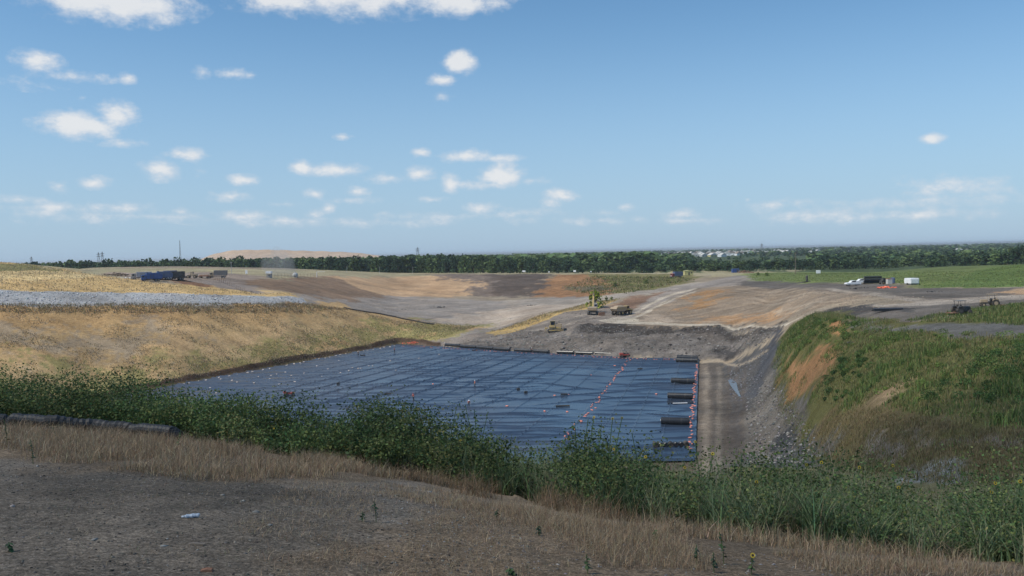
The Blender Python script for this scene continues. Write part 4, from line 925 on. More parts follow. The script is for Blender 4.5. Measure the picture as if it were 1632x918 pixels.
MB().box((-2.5, 0, 1.1), (.5, 2.0, .3)).box((-2.85, 0, .75), (.18, .25, 1.3)).tube([(-2.0, .5, 1.0), (-2.6, .5, 1.3)], .1).tube([(-2.0, -.5, 1.0), (-2.6, -.5, 1.3)], .1).build('ripper', YEL, t)
t.scale = (1.35,) * 3
# ---- excavator seen from behind, boom raised ahead of it
t = place(945, 501, math.radians(80), 'grey and yellow excavator with raised boom in front of the yellow green tree', 'excavator')
for s in (-1, 1):
    MB().prism([(-2.1, .3), (-1.8, .02), (1.8, .02), (2.1, .3), (2.1, .7), (1.8, .95), (-1.8, .95), (-2.1, .7)], s * 1.3 - .32, s * 1.3 + .32).build('track', DARK, t, bevel=.04)
MB().cyl((0, 0, .8), (0, 0, 1.2), .8, .8, 14).box((0, 0, .75), (1.6, 2.2, .4)).build('undercarriage', STEEL, t)
up_ = MB().box((-.4, 0, 1.45), (3.6, 2.7, .5)).box((-1.2, -.1, 1.95), (2.0, 2.5, .9)).build('engine_deck', GREY, t, bevel=.06)
MB().prism([(-2.0, 1.2), (-2.6, 1.35), (-2.7, 2.3), (-2.0, 2.45)], -1.45, 1.45).build('counterweight', TANM, t, bevel=.08)
cb = MB().box((.7, -.85, 2.45), (1.6, 1.0, 1.6), taper=.93).build('cab', GREY, t, bevel=.05)
MB().box((.7, -.85, 2.6), (1.64, .7, .9)).box((.75, -.85, 2.6), (1.1, 1.04, .9)).build('window', GLASS, cb)
MB().prism([(.8, 1.6), (1.2, 1.5), (3.3, 4.3), (4.8, 5.9), (4.6, 6.3), (2.9, 4.9)], -.2, .3).build('boom', YEL, t)
MB().prism([(4.4, 6.5), (4.9, 6.3), (6.5, 3.6), (6.2, 3.4)], -.15, .25).build('stick', TANM, t)
MB().tube([(1.4, .25, 1.8), (3.0, .25, 3.6)], .09).build('hydraulic_cylinder', STEEL, t)
MB().tube([(3.4, .05, 5.6), (4.8, .05, 6.6)], .08).build('hydraulic_cylinder', STEEL, t)
MB().prism([(6.1, 3.6), (6.7, 3.5), (7.0, 2.7), (6.4, 2.2), (5.8, 2.7)], -.5, .6).build('bucket', STEEL, t, bevel=.04)
t.scale = (1.45,) * 3
t = place(959, 503, math.radians(5), 'low dark steel bucket resting beside the excavator', 'bucket', 'excavator_bucket')
MB().prism([(-1.4, 0), (1.2, 0), (1.5, .9), (1.2, 1.5), (-1.2, 1.4), (-1.5, .6)], -.7, .7).build('shell', RUSTM, t, bevel=.05); MB().box((0, 0, 1.55), (2.2, .5, .25)).build('hinge', STEEL, t)
# ---- articulated dump truck, seen from behind at an angle
t = place(993, 502, math.radians(42), 'dusty yellow articulated dump truck with a loaded bed beside the excavator', 'dump truck')
for x in (-3.6, -1.8, 2.4):
    for s in (-1, 1): wheel(t, x, s * 1.15, .85, .62, YEL)
MB().box((-2.2, 0, 1.15), (4.8, .9, .5)).box((2.3, 0, 1.25), (2.6, 1.0, .6)).cyl((.1, 0, 1.2), (.9, 0, 1.2), .3).build('chassis', DARK, t)
bd = MB().prism([(-5.2, 2.4), (-4.6, 1.55), (-.6, 1.4), (.4, 2.0), (.6, 2.95), (-4.6, 2.95)], -1.5, 1.5).build('dump_bed', TANM, t, bevel=.05)
MB().box((-2.2, 1.53, 2.4), (5.0, .08, .16)).box((-2.2, -1.53, 2.4), (5.0, .08, .16)).box((-2.2, 1.53, 2.9), (5.3, .12, .14)).box((-2.2, -1.53, 2.9), (5.3, .12, .14)).build('rib', YEL, bd)
ld = MB().box((-2.1, 0, 3.1), (4.4, 2.5, .6), taper=.55).build('soil_load', mat('dry_soil', (.36, .28, .19), .95), t)
cb = MB().box((1.7, 0, 2.35), (1.6, 1.8, 1.6), taper=.93).build('cab', YEL, t, bevel=.06); MB().box((1.7, 0, 2.6), (1.3, 1.84, .8)).box((1.7, 0, 2.6), (1.64, 1.4, .8)).build('window', GLASS, cb)
MB().prism([(2.5, 1.3), (4.2, 1.1), (4.2, 1.8), (2.5, 2.2)], -.95, .95).build('hood', YEL, t, bevel=.06)
for s in (-1, 1): MB().box((2.4, s * 1.3, 1.85), (2.0, .75, .12)).build('mudguard', YEL, t)
t.scale = (1.28,) * 3
# ---- tractors with roll bars at the right
def tractor(px, py, rz, label, body, rmin=60, sc_=1.0, flip=False):
    t = place(px, py, rz, label, 'tractor', rmin=rmin)
    for s in (-1, 1): wheel(t, -.9, s * .75, .72, .36, body, 18); wheel(t, 1.25, s * .62, .42, .24, body, 14)
    MB().box((.1, 0, .85), (2.6, .5, .45)).build('chassis', DARK, t, bevel=.03)
    MB().box((1.05, 0, 1.15), (1.4, .6, .6), taper=.9).build('hood', body, t, bevel=.06)
    for s in (-1, 1): MB().prism([(-1.5, 1.25), (-1.3, 1.55), (-.6, 1.58), (-.25, 1.3), (-.35, 1.25), (-.65, 1.5), (-1.25, 1.47), (-1.42, 1.22)], s * .75 - .2, s * .75 + .2).build('fender', body, t)
    MB().box((-.75, 0, 1.3), (.5, .5, .12)).box((-.98, 0, 1.55), (.12, .5, .5)).build('seat', BLK, t, bevel=.03)
    MB().tube([(.1, 0, 1.2), (-.2, 0, 1.6)], .03).cyl((-.22, 0, 1.58), (-.18, 0, 1.63), .18, .18, 12).build('steering_wheel', BLK, t)
    fr = MB()
    for s in (-1, 1): fr.tube([(-1.15, s * .55, 1.0), (-1.15, s * .55, 2.45)], .045); fr.tube([(.25, s * .5, 1.1), (.2, s * .55, 2.45)], .035)
    fr.build('roll_bar', body, t)
    MB().box((-.45, 0, 2.5), (1.8, 1.35, .08)).build('canopy', DARK if body is not TANM else TANM, t, bevel=.02)
    MB().box((-2.0, 0, .35), (1.3, 1.8, .14)).tube([(-1.3, 0, .6), (-2.0, 0, .45)], .06).cyl((-2.6, .7, 0), (-2.6, .8, 0), .2, .2, 10).build('mower_deck', RUSTM, t)
    t.scale = (sc_,) * 3
    return t
tractor(1533, 501, math.radians(12), 'dark tractor with flat canopy parked at the edge of the hill grass', DARK)
tractor(1577, 489, math.radians(170), 'tan tractor with roll bar frame standing farther back in the grass', TANM)
# ---- pickups, trailer, stacked rolls
def pickup(px, py, rz, label, rmin=120):
    t = place(px, py, rz, label, 'pickup truck', group='white pickups')
    for x in (-1.75, 1.75):
        for s in (-1, 1): wheel(t, x, s * .85, .4, .26, GREY, 14)
    b = MB().prism([(-2.8, .5), (2.7, .5), (2.85, .8), (2.75, 1.1), (1.3, 1.25), (1.2, 1.28), (-.9, 1.28), (-2.8, 1.25)], -.98, .98).build('body', WHT, t, bevel=.06)
    cb = MB().prism([(1.25, 1.25), (.55, 1.88), (-.75, 1.92), (-1.0, 1.25)], -.85, .85).build('cabin', WHT, t, bevel=.05)
    MB().prism([(1.13, 1.32), (.55, 1.8), (-.68, 1.84), (-.85, 1.32)], -.87, .87).build('window', GLASS, cb)
    MB().box((-1.9, 0, 1.27), (1.7, 1.6, .06)).build('cargo_bed', DARK, t)
    MB().box((2.82, 0, .6), (.12, 1.9, .22)).build('bumper', GREY, t); MB().box((-2.84, 0, .6), (.12, 1.9, .22)).build('bumper', GREY, t)
    for s in (-1, 1): MB().box((2.74, s * .75, .93), (.1, .3, .18)).build('headlight', CONC, t)
    return t
pickup(1359, 455.5, math.radians(188), 'white pickup truck in front, nose pointing left', 120)
pickup(1372, 452.5, math.radians(184), 'white pickup truck behind and right of the nearer white pickup', 120)
def roll(name, p0, p1, r, label, group, cat='liner roll', core=True):
    p0, p1 = Vector(p0), Vector(p1); c = (p0 + p1) / 2; d = p1 - p0; L = d.length
    t = empty(name, (c.x, c.y, c.z), math.atan2(d.y, d.x), label, cat, group, ry=-math.asin(d.z / L))
    MB().cyl((-L / 2, 0, r), (L / 2, 0, r), r, r, 20).build('wrapped_sheet', HDPE, t, bevel=.03)
    MB().cyl((-L / 2 - .12, 0, r), (L / 2 + .12, 0, r), r * .28, r * .28, 12).build('core_tube', CONC if core else BLK, t)
    MB().cyl((-L * .2, 0, r), (-L * .2 + .1, 0, r), r * 1.015, r * 1.015, 20, False).cyl((L * .2, 0, r), (L * .2 + .1, 0, r), r * 1.015, r * 1.015, 20, False).build('strap', DARK, t)
    return t
for k, (px, py, dz) in enumerate(((1390, 452, 0), (1392, 449.5, 0), (1391, 452, .9), (1392, 450.5, 1.5))):
    p = at(px, py, 200)
    roll('liner_roll', (p.x - 3.2, p.y + (.8 if k in (1, 3) else 0), p.z + dz), (p.x + 3.4, p.y + (.8 if k in (1, 3) else 0), p.z + dz), .46,
         'black roll %s of the roll stack behind the white pickups' % ('at the front bottom', 'at the rear bottom', 'on the front top', 'on the rear top')[k], 'stacked liner rolls')
t = place(1453, 454, math.radians(100), 'white cargo trailer with rounded roof at the foot of the green mound', 'trailer', 'cargo_trailer')
MB().prism([(-2.1, .6), (2.0, .6), (2.3, 1.4), (2.2, 2.5), (1.9, 2.75), (-1.9, 2.75), (-2.1, 2.6)], -1.9, 1.9).build('box_body', WHT, t, bevel=.12)
MB().box((0, 0, .62), (4.1, 3.7, .75)).build('lower_panel', GREY, t, bevel=.05)
for s in (-1, 1): wheel(t, 0, s * 1.95, .42, .3); MB().box((-2.13, s * .8, 1.5), (.05, 1.5, 1.5)).build('rear_door', WHT, t, bevel=.02)
MB().tube([(2.2, 0, .6), (3.4, 0, .6)], .08).build('drawbar', DARK, t); t.scale = (.82,) * 3
t = place(1408, 453, math.radians(20), 'dark skid loader left of the red and white bins', 'loader', 'skid_loader')
for x in (-.7, .7):
    for s in (-1, 1): wheel(t, x, s * .8, .45, .3, YEL, 12)
MB().box((0, 0, .9), (2.4, 1.3, .9)).build('body', DARK, t, bevel=.06); MB().box((-.1, 0, 1.7), (1.1, 1.2, .9)).build('cab', DARK, t); MB().prism([(1.3, .1), (2.3, .1), (2.3, .25), (1.6, .9), (1.3, .9)], -.95, .95).build('bucket', STEEL, t)
t = place(1417, 453, .1, 'pale upright bin with a red lid between dark loader and trailer', 'bin', 'storage_bin'); MB().box((0, 0, .9), (1.7, 1.3, 1.8)).build('body', CONC, t, bevel=.05); MB().box((0, 0, 1.86), (1.8, 1.4, .12)).build('lid', RED, t)
t = place(1423, 452, .2, 'grey blue portable tank standing right of the pale bin', 'tank', 'portable_tank'); MB().cyl((0, 0, .25), (0, 0, 1.9), .75, .75, 16).cyl((0, 0, 1.9), (0, 0, 2.15), .75, .25, 16).build('body', BLUE2, t); MB().box((0, 0, .12), (1.6, 1.6, .24)).build('pallet', WOOD, t)
def heap(px, py, rad, h, m_, label, cat, name, n=60, seed=1, rmin=40, stretch=1.0, kind=None):
    p = at(px, py, rmin); rg = random.Random(seed); mb = MB()
    for _ in range(n):
        a = rg.random() * 6.28; q = rg.random() ** .6 * rad; hh = h * (1 - q / rad) * rg.random()
        c = (math.cos(a) * q * stretch, math.sin(a) * q, hh + .1); L = rad * rg.uniform(.15, .45)
        mb.box(c, (L, L * rg.uniform(.2, .6), L * rg.uniform(.15, .45)), rg.random() * 3, rg.uniform(-.5, .5), rg.uniform(-.5, .5), taper=.7)
    o = mb.build(name, m_); o.location = p; tag(o, label, cat, kind=kind); return o
heap(1413, 459, 2.4, .5, ORG, 'crumpled orange plastic netting on the ground before the dark loader', 'netting', 'orange_netting', 40, 3, 120, 1.2)
heap(1375, 459.5, 2.2, .35, DARK, 'flat dark scrap lying in front of the white pickups', 'scrap', 'scrap_heap', 30, 5, 120, 2.2)
heap(660, 548, 1.6, .7, ORG, 'bright orange netting bunched at the far left liner corner', 'netting', 'orange_netting', 70, 9, 250, 3.2)
heap(182, 439, 3.5, 1.3, mat('dry_branches', (.13, .09, .06), .9), 'brown brush pile left of the parked trucks', 'brush pile', 'brush_pile', 80, 6, 250, 2.0)
o = heap(199, 443.5, 2.0, .3, WHT, 'white plastic sheet crumpled on the ground left of the trucks', 'plastic sheet', 'plastic_sheet', 20, 7, 250, 2.2)
t = place(1286, 450, 0, 'tall dark tank column on a low black skid before the green field', 'tank', 'column_tank')
MB().cyl((0, 0, .3), (0, 0, 2.9), .55, .55, 14).cyl((0, 0, 2.9), (0, 0, 3.3), .55, .2, 14).build('column', DARK, t); MB().box((-.2, 0, .2), (4.0, 1.4, .4)).build('skid', BLK, t)
t = place(1415, 496, math.radians(-3), 'bundle of long black pipes lying on the plateau behind the hill', 'pipe bundle', 'pipe_bundle', rmin=120)
for k in range(5): MB().cyl((-3.1 + .3 * (k % 2), .3 * k - .6, .16), (3.1, .3 * k - .6, .16), .15, .15, 10).build('pipe', HDPE, t)
for k in range(3): MB().cyl((-3.0, .3 * k - .3, .42), (2.8 + .2 * k, .3 * k - .3, .42), .15, .15, 10).build('pipe', HDPE, t)
heap(1489, 465.5, 1.2, .4, DARK, 'dark scrap lying on the plateau track right of the trailer', 'scrap', 'scrap_heap', 18, 11, 120, 1.8)
# ---- trucks parked at the far left
def truck(px, py, rz, label, cabm, bodym, L=8.0, H=3.5, kind='box', sc_=1.0, cat='truck'):
    t = place(px, py, rz, label, cat, group='trucks parked at the left yard' if px < 400 else None, rmin=200)
    for x in (-L * .36, -L * .22, L * .36):
        for s in (-1, 1): wheel(t, x, s * 1.0, .52, .36, GREY, 12)
    MB().box((0, 0, .85), (L * .96, .9, .3)).build('chassis', DARK, t)
    cb = MB().prism([(L * .5, .6), (L * .5, 1.7), (L * .46, 2.75), (L * .28, 2.85), (L * .28, .6)], -1.15, 1.15).build('cab', cabm, t, bevel=.06)
    MB().box((L * .485, 0, 2.15), (.12, 1.9, .8)).box((L * .4, 0, 2.15), (L * .1, 2.34, .65)).build('window', GLASS, cb)
    MB().box((L * .505, 0, .85), (.14, 2.3, .35)).build('bumper', STEEL, t); MB().box((L * .508, 0, 1.35), (.06, 1.4, .6)).build('grille', GREY, t)
    for s in (-1, 1): MB().box((L * .51, s * .9, 1.15), (.06, .3, .22)).build('headlight', WHT, t)
    x0, x1 = -L * .5, L * .25; bl = x1 - x0; bx = (x0 + x1) / 2
    if kind == 'box':
        b = MB().box((bx, 0, 1.05 + (H - 1.05) / 2), (bl, 2.45, H - 1.05)).build('cargo_body', bodym, t, bevel=.06)
        r_ = MB()
        for k in range(7): r_.box((x0 + .3 + k * (bl - .6) / 6, 0, 1.05 + (H - 1.05) / 2), (.09, 2.55, H - 1.3))
        r_.build('rib', bodym, b)
    elif kind == 'garbage':
        b = MB().prism([(x0 - .3, 1.0), (x1, 1.1), (x1, H), (x0 + .6, H), (x0 - .5, H * .72)], -1.22, 1.22).build('hopper_body', bodym, t, bevel=.08)
        MB().box((x1 - .5, 0, H + .1), (.7, 1.4, .25)).box((x1 - 1.6, 1.26, 2.0), (.12, .08, 1.6)).box((x1 - 2.8, 1.26, 2.0), (.12, .08, 1.6)).build('rib', DARK, b)
    elif kind == 'dump':
        b = MB().prism([(x0 - .2, 1.2), (x1 - .2, 1.2), (x1, 1.5), (x1, H), (x0 - .4, H - .1)], -1.25, 1.25).build('dump_body', bodym, t, bevel=.05)
        r_ = MB()
        for k in range(6): r_.box((x0 + .2 + k * (bl - .5) / 5, 0, 1.25 + (H - 1.3) / 2), (.14, 2.62, H - 1.4))
        r_.build('rib', bodym, b)
    t.scale = (sc_,) * 3
    return t
truck(226, 446, math.radians(200), 'grey box truck with white panelled side, leftmost of the parked trucks', GREY, mat('dusty_grey_panel', (.36, .37, .42), .6), 8, 3.4, 'box')
truck(241, 448.5, math.radians(212), 'bright blue garbage truck, nearest of the parked trucks', BLUE, BLUE, 8, 3.6, 'garbage')
truck(258, 446.5, math.radians(210), 'dull blue garbage truck just behind the bright blue one', BLUE2, BLUE2, 8, 3.8, 'garbage')
truck(268, 445.5, math.radians(205), 'purple grey box truck between the blue truck and the dark truck', GREY, mat('purple_grey_paint', (.14, .13, .2), .6), 7.5, 3.9, 'box')
truck(280, 446.5, math.radians(222), 'dark truck with a white front, right of the blue trucks', WHT, DARK, 7.5, 3.8, 'box')
truck(348, 443, math.radians(195), 'grey brown dump truck standing by the top of the wire fence', TANM, mat('grey_brown_paint', (.2, .18, .17), .7), 8, 3.8, 'dump')
t = place(306, 443.5, math.radians(185), 'tan wheel loader between the dark truck and the flatbed', 'wheel loader', rmin=200)
for x in (-1.5, 1.5):
    for s in (-1, 1): wheel(t, x, s * 1.0, .75, .5, TANM)
MB().box((-1.2, 0, 1.5), (2.6, 1.6, 1.0)).box((1.3, 0, 1.2), (1.6, 1.2, .7)).build('body', TANM, t, bevel=.08)
cb = MB().box((0, 0, 2.3), (1.4, 1.5, 1.6), taper=.9).build('cab', TANM, t, bevel=.05); MB().box((0, 0, 2.5), (1.42, 1.1, .8)).build('window', GLASS, cb)
MB().prism([(2.6, .1), (3.7, .1), (3.6, .4), (3.0, 1.2), (2.6, 1.1)], -1.3, 1.3).build('bucket', STEEL, t); MB().tube([(1.0, .5, 1.6), (2.9, .5, .8)], .14).tube([(1.0, -.5, 1.6), (2.9, -.5, .8)], .14).build('lift_arm', TANM, t)
t = place(327, 443.5, math.radians(180), 'low rusty brown flatbed trailer left of the dump truck', 'flatbed trailer', rmin=200)
MB().box((0, 0, 1.0), (6.4, 2.4, .35)).build('deck', RUSTM, t); MB().box((.4, 0, 1.4), (4.6, 1.8, .5), taper=.8).build('cargo', RUSTM, t)
for x in (-2.3, -1.3, 2.0):
    for s in (-1, 1): wheel(t, x, s * .95, .45, .3)
# ---- rim: blue truck, shed, container
truck(1078, 442.5, math.radians(205), 'blue dump truck with dusty red nose on the far rim road', RED, BLUE2, 8.5, 3.9, 'dump', cat='truck')
def shed(px, py, rz, d, wall, roof_, label, cat, name, rmin=300, door=True, pitch=.5):
    t = place(px, py, rz, label, cat, name, rmin=rmin)
    MB().box((0, 0, d[2] / 2), d).build('wall', wall, t)
    MB().prism([(-d[0] / 2 - .2, d[2]), (d[0] / 2 + .2, d[2]), (d[0] / 2 + .2, d[2] + .1), (0, d[2] + pitch + .1), (-d[0] / 2 - .2, d[2] + .1)], -d[1] / 2 - .2, d[1] / 2 + .2).build('roof', roof_, t)
    if door: dd = MB().box((0, -d[1] / 2 - .03, 1.0), (.95, .06, 2.0)).build('door', DARK, t); MB().box((.35, -d[1] / 2 - .08, 1.0), (.06, .06, .15)).build('handle', STEEL, dd)
    MB().box((d[0] * .3, -d[1] / 2 - .02, d[2] * .6), (.9, .05, .8)).build('window', GLASS, t)
    return t
shed(1097, 438.5, .1, (6, 3.5, 2.8), YSH, YSH, 'pale yellow shed on the far rim right of the blue truck', 'shed', 'shed')
t = place(1172, 434.5, .1, 'dark blue shipping container on the far rim before the trees', 'container', 'shipping_container', rmin=300)
MB().box((0, 0, 1.45), (5.2, 2.6, 2.9)).build('body', BLUE, t, bevel=.04)
r_ = MB()
for k in range(14): r_.box((-2.4 + k * .37, -1.32, 1.45), (.14, .06, 2.6))
r_.build('rib', BLUE, t); MB().box((1.2, -1.38, 1.3), (1.2, .05, 2.3)).build('door', DARK, t)
heap(1187, 434.6, 4.2, 1.8, RUSTM, 'reddish brown scrap pile right of the blue container', 'scrap pile', 'scrap_pile', 60, 21, 300, 1.5)
# ---- booth, water tank, posts, dust at the left rim
t = place(429, 443, .05, 'small booth with a bright white roof on the left rim', 'booth', rmin=300)
MB().box((0, 0, 3.0), (3.0, 2.6, 1.1)).build('roof', WHT, t, bevel=.03)
for x in (-1.2, 1.2):
    for y in (-1, 1): MB().box((x, y, 1.25), (.22, .22, 2.5)).build('post', GREY, t)
MB().box((0, .8, 1.0), (2.2, .3, 2.0)).build('wall', GREY, t)
t = place(470.5, 442, 0, 'pale round dome tank beside the fence on the left rim', 'tank', 'dome_tank', rmin=300)
bm = bmesh.new(); bmesh.ops.create_uvsphere(bm, u_segments=20, v_segments=12, radius=1.6, matrix=Matrix.Translation((0, 0, 1.2)))
me = bpy.data.meshes.new('shell'); bm.to_mesh(me); bm.free(); me.materials.append(CONC); link('shell', me, t); MB().cyl((0, 0, 2.7), (0, 0, 3.0), .35).build('hatch', STEEL, t); MB().box((0, 0, .2), (2.2, 2.2, .5)).build('base', CONC, t)
def fence(pts, label, h, rmin, mat_=RUSTM, wires=3, r=.07):
    P = [at(px, py, rmin) for px, py in pts]; o = P[0]
    t = empty('wire_fence', o, 0, label, 'fence')
    for i, p in enumerate(P):
        l_ = p - o; MB().cyl(l_ - Vector((0, 0, .3)), l_ + Vector((random.uniform(-.05, .05), 0, h)), r, r * .8, 6).build('post', mat_, t)
    for k in range(wires):
        mb = MB(); z = h * (k + 1) / (wires + .3)
        for a, b in zip(P[:-1], P[1:]): mb.cyl(a - o + Vector((0, 0, z)), b - o + Vector((0, 0, z)), .02, .02, 4, False)
        mb.build('wire', STEEL, t)
    return t
fence([(343 + 50 * k / 15, 446.5 + 22.5 * (k / 15) ** 1.15) for k in range(16)], 'dark post and wire fence running down beside the yard ramp', 1.9, 250)
fence([(438 + 5.2 * k, 442.3) for k in range(14)], 'row of thin posts along the left rim by the dome tank', 2.4, 300)
t = place(505, 442, 0, 'white framed gate post at the right end of the rim fence', 'gate post', 'gate_post', rmin=300); MB().box((0, 0, 1.7), (.3, .3, 3.4)).box((2.5, 0, 3.3), (5.2, .16, .16)).build('frame', WHT, t)
def pole(px, py_base, py_top, rmin, label, r=.12, arm=0, m_=WOOD, name='utility_pole', cat='utility pole', Y=None):
    if Y: X = (px - 816) / F * Y; p = Vector((X, Y, gz(X, Y)))
    else: p = at(px, py_base, rmin)
    h = zat(px, py_top, p.y) - p.z; t = empty(name, p, 0, label, cat)
    MB().cyl((0, 0, 0), (0, 0, h), r, r * .6, 8).build('mast', m_, t)
    if arm: MB().box((0, 0, h - .6), (arm, .12, .14)).build('crossarm', m_, t)
    return t
pole(1268, 437, 402, 400, 'tall wooden utility pole in front of the trees above the green field', .2, 2.4)
pole(605, 436, 424, 400, 'thin pale pole before the trees above the tan basin slope', .1, 0, CONC)
pole(553, 435, 424, 400, 'thin pale pole before the trees, left of the tan slope top', .1, 0, CONC)
pole(658, 436, 425, 400, 'thin pale pole before the trees, above the tan slope middle', .1, 0, CONC)
pole(369, 437, 417, 400, 'tall pole with crossarm behind the grey dump truck', .14, 1.6, CONC)
def sign(px, py, w, h, top, label, m_=WHT, rmin=300):
    t = place(px, py, random.uniform(-.3, .3), label, 'sign', rmin=rmin)
    MB().cyl((0, 0, 0), (0, 0, top), .07, .07, 6).build('post', STEEL, t); MB().box((0, -.1, top - h / 2), (w, .06, h)).build('panel', m_, t, bevel=.01)
sign(115, 426, 2.2, 2.6, 3.0, 'pale square sign on the crest of the straw knoll', CONC, 250)
sign(393, 438, 1.2, 2.0, 2.6, 'small white sign post in the pale field right of the dump truck', WHT, 300)
sign(1304, 438, 2.4, 1.8, 2.6, 'small white panel at the left end of the green field')
sign(835, 436, 2.4, 1.2, 2.4, 'small white sign on the rim above the dark basin corner')
sign(916, 436, 2.0, 1.4, 2.6, 'small white sign on the rim above the orange cut')
sign(942, 436, 1.2, 1.0, 2.0, 'tiny white marker on the rim right of the orange cut')
sign(875, 436, 1.0, 1.0, 1.8, 'tiny white marker on the rim above the basin corner end')
def lattice(px, top, Y, w, label, arms=True):
    X = (px - 816) / F * Y; g0 = -18.; h = zat(px, top, Y) - g0
    t = empty('pylon', (X, Y, g0), .3, label, 'pylon'); mb = MB(); n = 8
    for sx_ in (-1, 1):
        for sy_ in (-1, 1): mb.cyl((sx_ * w, sy_ * w, 0), (sx_ * w * .15, sy_ * w * .15, h), .35 * Y / 2500, .2 * Y / 2500, 5)
    for k in range(n):
        a = k / n; b = (k + 1) / n; wa = w * (1 - .85 * a); wb = w * (1 - .85 * b)
        for s in (-1, 1): mb.tube([(-wa, s * wa, h * a), (wb, s * wb, h * b)], .16 * Y / 2500, 4); mb.tube([(wa, s * wa, h * a), (-wb, s * wb, h * b)], .16 * Y / 2500, 4)
    mb.build('lattice_mast', STEEL, t)
    if arms:
        for z in (.72, .86): MB().prism([(-w * 1.4, h * z), (w * 1.4, h * z), (0, h * (z + .05))], -.5, .5).build('crossarm', STEEL, t)
lattice(289, 383, 2600, 3.0, 'tall thin lattice mast on the skyline left of the distant mesa', False)
lattice(159, 402, 2400, 5, 'left one of two small pylons on the left skyline'); lattice(165, 401, 2500, 5, 'right one of two small pylons on the left skyline')
lattice(52, 409, 2600, 5, 'small pylon on the skyline above the straw knoll'); lattice(667, 394, 2400, 6, 'wide pylon on the skyline right of the distant mesa'); lattice(1215, 388, 4200, 8, 'distant pylon on the skyline above the pale settlement')
# ---- distant mesa
n = 90; xs = np.linspace(0, 1, n); PXM = np.interp(xs, [0, 1], [318, 612]); TOPM = np.interp(PXM, [318, 345, 375, 430, 520, 560, 590, 612], [414, 404, 398.5, 398, 400.5, 402, 405, 409])
Ym = 2600; V_ = []; rows = [(-160, 0), (-60, .8), (0, 1), (160, 1.02), (420, 0)]
for (dy, k) in rows:
    for px, tp in zip(PXM, TOPM):
        Y = Ym + dy; z1 = zat(px, tp, Ym) + .7 * math.sin(px * .21); V_.append(((px - 816) / F * Y, Y, -20 + (z1 + 20) * k))
F_ = [(r_ * n + i, r_ * n + i + 1, (r_ + 1) * n + i + 1, (r_ + 1) * n + i) for r_ in range(len(rows) - 1) for i in range(n - 1)]
V_ = np.array(V_); cm = np.tile(col(196, 172, 148), (len(V_), 1)) * (1 + .12 * fbm(V_[:, 0], V_[:, 2] * 12, 60, 3, 5))[:, None]
tag(link('mesa_hill', np_mesh('mesa_hill', V_, np.array(F_), M_GROUND, vcol=cm, smooth=True)), kind='structure')
# ---- settlement beyond the woods
def house_mesh(w, d, h, roofm, wallm):
    a = MB().box((0, 0, h / 2), (w, d, h)).mesh('wall', wallm); b = MB().prism([(-w / 2 - .4, h), (w / 2 + .4, h), (0, h + w * .28)], -d / 2 - .4, d / 2 + .4).mesh('roof', roofm)
    c = MB().box((w * .2, -d / 2 - .05, h * .55), (1.4, .1, 1.3)).box((-w * .25, -d / 2 - .05, h * .55), (1.4, .1, 1.3)).mesh('window', GLASS); return a, b, c
HM = [house_mesh(14, 10, 4, r_, w_) for r_, w_ in ((CONC, CONC), (ROOF, WHT), (CONC, WHT), (mat('pale_roof', (.6, .58, .56), .8), YSH))]
rgh = random.Random(5)
for k in range(62):
    if k < 56: px = 1058 + 200 * (k + rgh.random()) / 56; y_ = rgh.uniform(404, 410) if px < 1180 else rgh.uniform(401, 406)
    else: px = rgh.choice([1300, 1352, 1430, 1535]) + rgh.uniform(-8, 8); y_ = rgh.uniform(402, 406)
    d = ray(px, y_); Y = -18.5 / (d.z / d.y); Y = min(max(Y, 1500), 2600); X = (px - 816) / F * Y; i = rgh.randrange(4)
    where = ('at the pale left end of the far settlement' if px < 1100 else 'left of the middle of the far settlement' if px < 1150 else 'in the middle of the far settlement' if px < 1200 else 'at the right end of the far settlement' if px < 1270 else 'among trees above the green field')
    t = empty('house', (X, Y, -18.6), rgh.uniform(-.6, .6), 'small %s house %s' % (['grey', 'brown roofed', 'white walled', 'cream'][i], where), 'house', 'houses of the far settlement')
    t.scale = (rgh.uniform(.8, 1.6), 1, rgh.uniform(1.0, 1.5))
    for nm, me in zip(('wall', 'roof', 'window'), HM[i]): link(nm, me, t)
# ------------------------------------------------------------------ things on and round the liner
def lpt(px, py, dz=0.0):
    d = ray(px, py); k = (ZL + .1) / d.z; p = d * k; z = ZL + float(wrinkle(np.array([p.x]), np.array([p.y]))[0]); return Vector((p.x, p.y, z + dz))
FAR = [((710, 551.5), (733, 553)), ((733.5, 553.5), (759, 555)), ((760, 555.5), (786, 557)), ((787, 557.5), (813, 559)), ((820, 559.5), (847, 561)), ((850, 561), (875, 562.5)), ((888, 563), (914, 564)), ((918, 564.5), (945, 565.5)), ((949, 565.5), (975, 566.5))]
ords = ['first', 'second', 'third', 'fourth', 'fifth', 'sixth', 'seventh', 'eighth', 'ninth']
for k, (a, b) in enumerate(FAR):
    roll('liner_roll', lpt(*a, .0), lpt(*b, .0), .62, 'black liner roll along the far liner edge, %s from the left' % ords[k], 'liner rolls along the far edge')
for a, b, lab in (((1079, 573.2), (1112, 574), 'rear one of two black rolls at the far right liner corner'), ((1078, 577), (1112, 578), 'front one of two black rolls at the far right liner corner'),
                  ((1070, 610), (1107, 611), 'black roll at the right liner edge, second group from the far corner'), ((1064.5, 634.5), (1104, 636), 'black roll at the right liner edge just beyond the unrolled sheet'),
                  ((1053.5, 675), (1099, 676), 'nearest and largest looking black roll at the right liner edge')):
    roll('liner_roll', lpt(*a), lpt(*b), .78, lab, 'liner rolls along the right edge')
t = lpt(1084, 642); o = empty('liner_sheet', t, 0, 'half unrolled black sheet with a white streak below the third roll', 'liner sheet')
mb = MB(); N_ = 14
